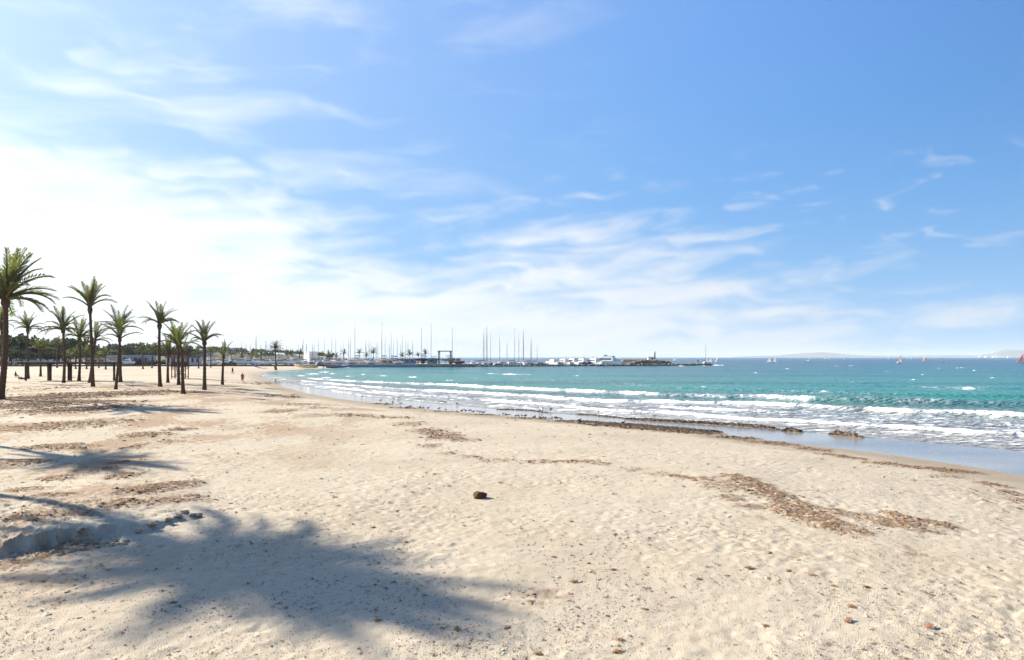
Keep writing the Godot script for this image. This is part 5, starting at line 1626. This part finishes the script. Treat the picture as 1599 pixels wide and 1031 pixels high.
# ------------------------------------------------------------------ birds
func bird(called: String, label: String, category: String, size: float, plumage: Material, wing: Material, group: String) -> Node3D:
	var t := thing(called, label, category, Vector3.ZERO, 0.0, group)
	t.scale = Vector3.ONE * size
	part("body", tube_mesh([Vector3(-.52, .5, 0), Vector3(-.4, .52, 0), Vector3(-.15, .5, 0), Vector3(.12, .54, 0), Vector3(.25, .66, 0), Vector3(.3, .8, 0), Vector3(.36, .86, 0), Vector3(.43, .84, 0)], [.03, .08, .19, .18, .12, .085, .09, .04], 9), plumage, t)
	for s in [-1.0, 1.0]:
		part("wing", tube_mesh([Vector3(.14, .58, s * .13), Vector3(-.12, .56, s * .17), Vector3(-.42, .52, s * .08), Vector3(-.62, .5, s * .02)], [.04, .1, .07, .01], 6), wing, t)
		part("leg", tube_mesh([Vector3(.02, .38, s * .07), Vector3(0, 0, s * .07)], [.022, .018], 4), M.beak, t)
	part("beak", tube_mesh([Vector3(.43, .84, 0), Vector3(.56, .81, 0)], [.03, .008], 5), M.beak, t)
	return t

func make_birds() -> void:
	var pigeons := []
	for s in [[160, 125], [195, 155], [203, 148], [250, 140], [255, 110], [310, 150], [380, 170], [365, 175], [450, 175], [510, 182], [590, 185], [640, 195], [722, 150], [760, 200], [785, 200], [815, 200], [830, 205], [845, 210], [890, 212], [905, 214], [920, 214], [1060, 227], [1080, 230], [1155, 243], [1175, 243], [1197, 240], [1225, 240], [1290, 250], [1365, 257], [1420, 260], [1445, 257], [1480, 262], [1410, 194], [1330, 202]]:
		pigeons.append([560 + s[0] / 4.703, 600.8 + s[1] / 4.703])
	for s in [[282, 327], [340, 334], [375, 338], [405, 341], [470, 340], [482, 340], [505, 348], [620, 353], [895, 368]]:
		pigeons.append([750 + s[0] / 4.0, 570.5 + s[1] / 4.0])
	var gulls := [[564.7, 622], [621, 623.5], [624, 623], [845, 640.5], [859, 642], [905, 643.5], [934, 646], [985, 648.5], [1023, 652.5], [846, 644]]
	var first := [null, null]
	for kind in 2:
		var spots: Array = pigeons if kind == 0 else gulls
		for k in spots.size():
			var p := on_level(spots[k][0], spots[k][1], 0.02)
			p.y = maxf(ground_height(p.x, -p.z), 0.0) - 0.01
			var o: Node3D
			if first[kind] == null:
				o = bird("pigeon", "small dark grey bird feeding at the shoreline", "bird", 0.32, M.feather_grey, M.feather_dark, "dark birds along the waterline") if kind == 0 else bird("gull", "white gull with grey wings standing in the wash", "gull", 0.46, M.gel_white, M.feather_grey, "gulls in the wash")
				first[kind] = o
			else:
				o = copy_of(first[kind], "pigeon" if kind == 0 else "gull")
			o.position = p
			o.rotation.y = rng.randf_range(0, TAU)

func make_materials() -> void:
	mat("dry_seagrass_plain", Color(0.26, 0.155, 0.085), 0.9, 0.2)
	mat("wet_seagrass", Color(0.05, 0.031, 0.019), 0.6, 0.35)
	mat("leaf_orange", Color(0.28, 0.14, 0.07), 0.7)
	var st := mat("stone", Color(0.16, 0.095, 0.065), 0.9)
	st.albedo_texture = noise_texture(256, 0.04, 201, 4, Color(0.55, 0.5, 0.48), Color(1, 1, 1))
	st.uv1_triplanar = true
	st.uv1_scale = Vector3.ONE * 4.0
	var sc := mat("sand_clod", Color(0.42, 0.345, 0.245), 0.95, 0.2)
	sc.albedo_texture = noise_texture(256, 0.05, 203, 4, Color(0.75, 0.75, 0.75), Color(1, 1, 1))
	sc.uv1_triplanar = true
	sc.uv1_scale = Vector3.ONE * 2.0
	for a in [["frond", Color(0.072, 0.077, 0.03)], ["frond_olive", Color(0.115, 0.102, 0.045)], ["pine", Color(0.025, 0.03, 0.018)], ["pine_light", Color(0.036, 0.038, 0.02)], ["pine_dark", Color(0.019, 0.026, 0.017)]]:
		var m := mat(a[0], a[1], 0.6 if a[0].begins_with("frond") else 0.9, 0.35 if a[0].begins_with("frond") else 0.15)
		m.backlight_enabled = true
		m.backlight = Color(0.36, 0.4, 0.16) if a[0].begins_with("frond") else Color(0.19, 0.21, 0.1)
	var tr := mat("palm_trunk", Color(0.18, 0.12, 0.085), 0.95, 0.2)
	tr.albedo_texture = noise_texture(256, 0.05, 202, 4, Color(0.5, 0.48, 0.46), Color(1, 1, 1))
	tr.uv1_triplanar = true
	tr.uv1_scale = Vector3(1.2, 2.2, 1.2)
	mat("bark", Color(0.12, 0.085, 0.06), 0.95)
	for a in [["paving", Color(0.32, 0.29, 0.25)], ["wall_dark", Color(0.1, 0.085, 0.075)], ["wall_cap", Color(0.2, 0.175, 0.15)], ["concrete", Color(0.3, 0.28, 0.25)], ["wet_concrete", Color(0.12, 0.105, 0.095)], ["quay_face", Color(0.3, 0.37, 0.45)], ["tan_stone", Color(0.5, 0.38, 0.26)], ["white_paint", Color(0.78, 0.77, 0.75)], ["pale_grey", Color(0.5, 0.51, 0.52)], ["tan_wall", Color(0.5, 0.38, 0.27)], ["roof_tile", Color(0.35, 0.2, 0.14)], ["roof_grey", Color(0.12, 0.13, 0.16)], ["roof_pale", Color(0.4, 0.42, 0.45)], ["teal_paint", Color(0.06, 0.22, 0.25)], ["blue_grey", Color(0.25, 0.31, 0.4)], ["thatch", Color(0.11, 0.08, 0.06)], ["dark_wood", Color(0.07, 0.05, 0.04)], ["red_wood", Color(0.2, 0.095, 0.055)], ["green_paint", Color(0.04, 0.12, 0.09)], ["dark_steel", Color(0.13, 0.11, 0.1)], ["rubber", Color(0.03, 0.03, 0.03)], ["antifoul", Color(0.15, 0.05, 0.04)], ["sage", Color(0.22, 0.29, 0.29)], ["blue_paint", Color(0.03, 0.2, 0.6)], ["yellow_paint", Color(0.75, 0.6, 0.28)], ["canvas_blue", Color(0.05, 0.08, 0.2)], ["canvas_white", Color(0.72, 0.72, 0.7)], ["canvas_grey", Color(0.25, 0.26, 0.28)], ["canvas_red", Color(0.42, 0.06, 0.05)], ["cloth_dark", Color(0.035, 0.03, 0.035)], ["cloth_navy", Color(0.04, 0.045, 0.08)], ["cloth_tan", Color(0.4, 0.32, 0.22)], ["hair", Color(0.05, 0.03, 0.02)], ["skin", Color(0.5, 0.3, 0.21)], ["feather_grey", Color(0.14, 0.145, 0.165)], ["feather_dark", Color(0.06, 0.06, 0.07)], ["beak", Color(0.4, 0.2, 0.08)]]:
		mat(a[0], a[1], 0.85, 0.35)
	for a in [["gel_white", Color(0.8, 0.8, 0.79)], ["navy", Color(0.025, 0.035, 0.09)]]:
		mat(a[0], a[1], 0.25, 0.5)
	mat("window_glass", Color(0.025, 0.035, 0.05), 0.08, 0.5)
	mat("alloy", Color(0.2, 0.195, 0.185), 0.5, 0.4)
	mat("wire", Color(0.2, 0.2, 0.2), 0.5)
	for a in [["sail_white", Color(0.85, 0.85, 0.84)], ["sail_red", Color(0.75, 0.1, 0.07)], ["sail_pink", Color(0.85, 0.5, 0.46)]]:
		var m := mat(a[0], a[1], 0.7)
		m.backlight_enabled = true
		m.backlight = Color(0.6, 0.6, 0.6)
	var rk := mat("rock", Color(1, 1, 1), 0.95, 0.2)
	rk.vertex_color_use_as_albedo = true

func _ready() -> void:
	rng.seed = 4
	make_view()
	make_shore()
	make_steps()
	make_litter()
	make_materials()
	make_sand()
	make_sea()
	make_land()
	make_hills()
	make_quay()
	make_buildings()
	make_palms()
	make_boats()
	make_banks()
	make_stuff()
	make_loose_things()
	make_people()
	make_birds()
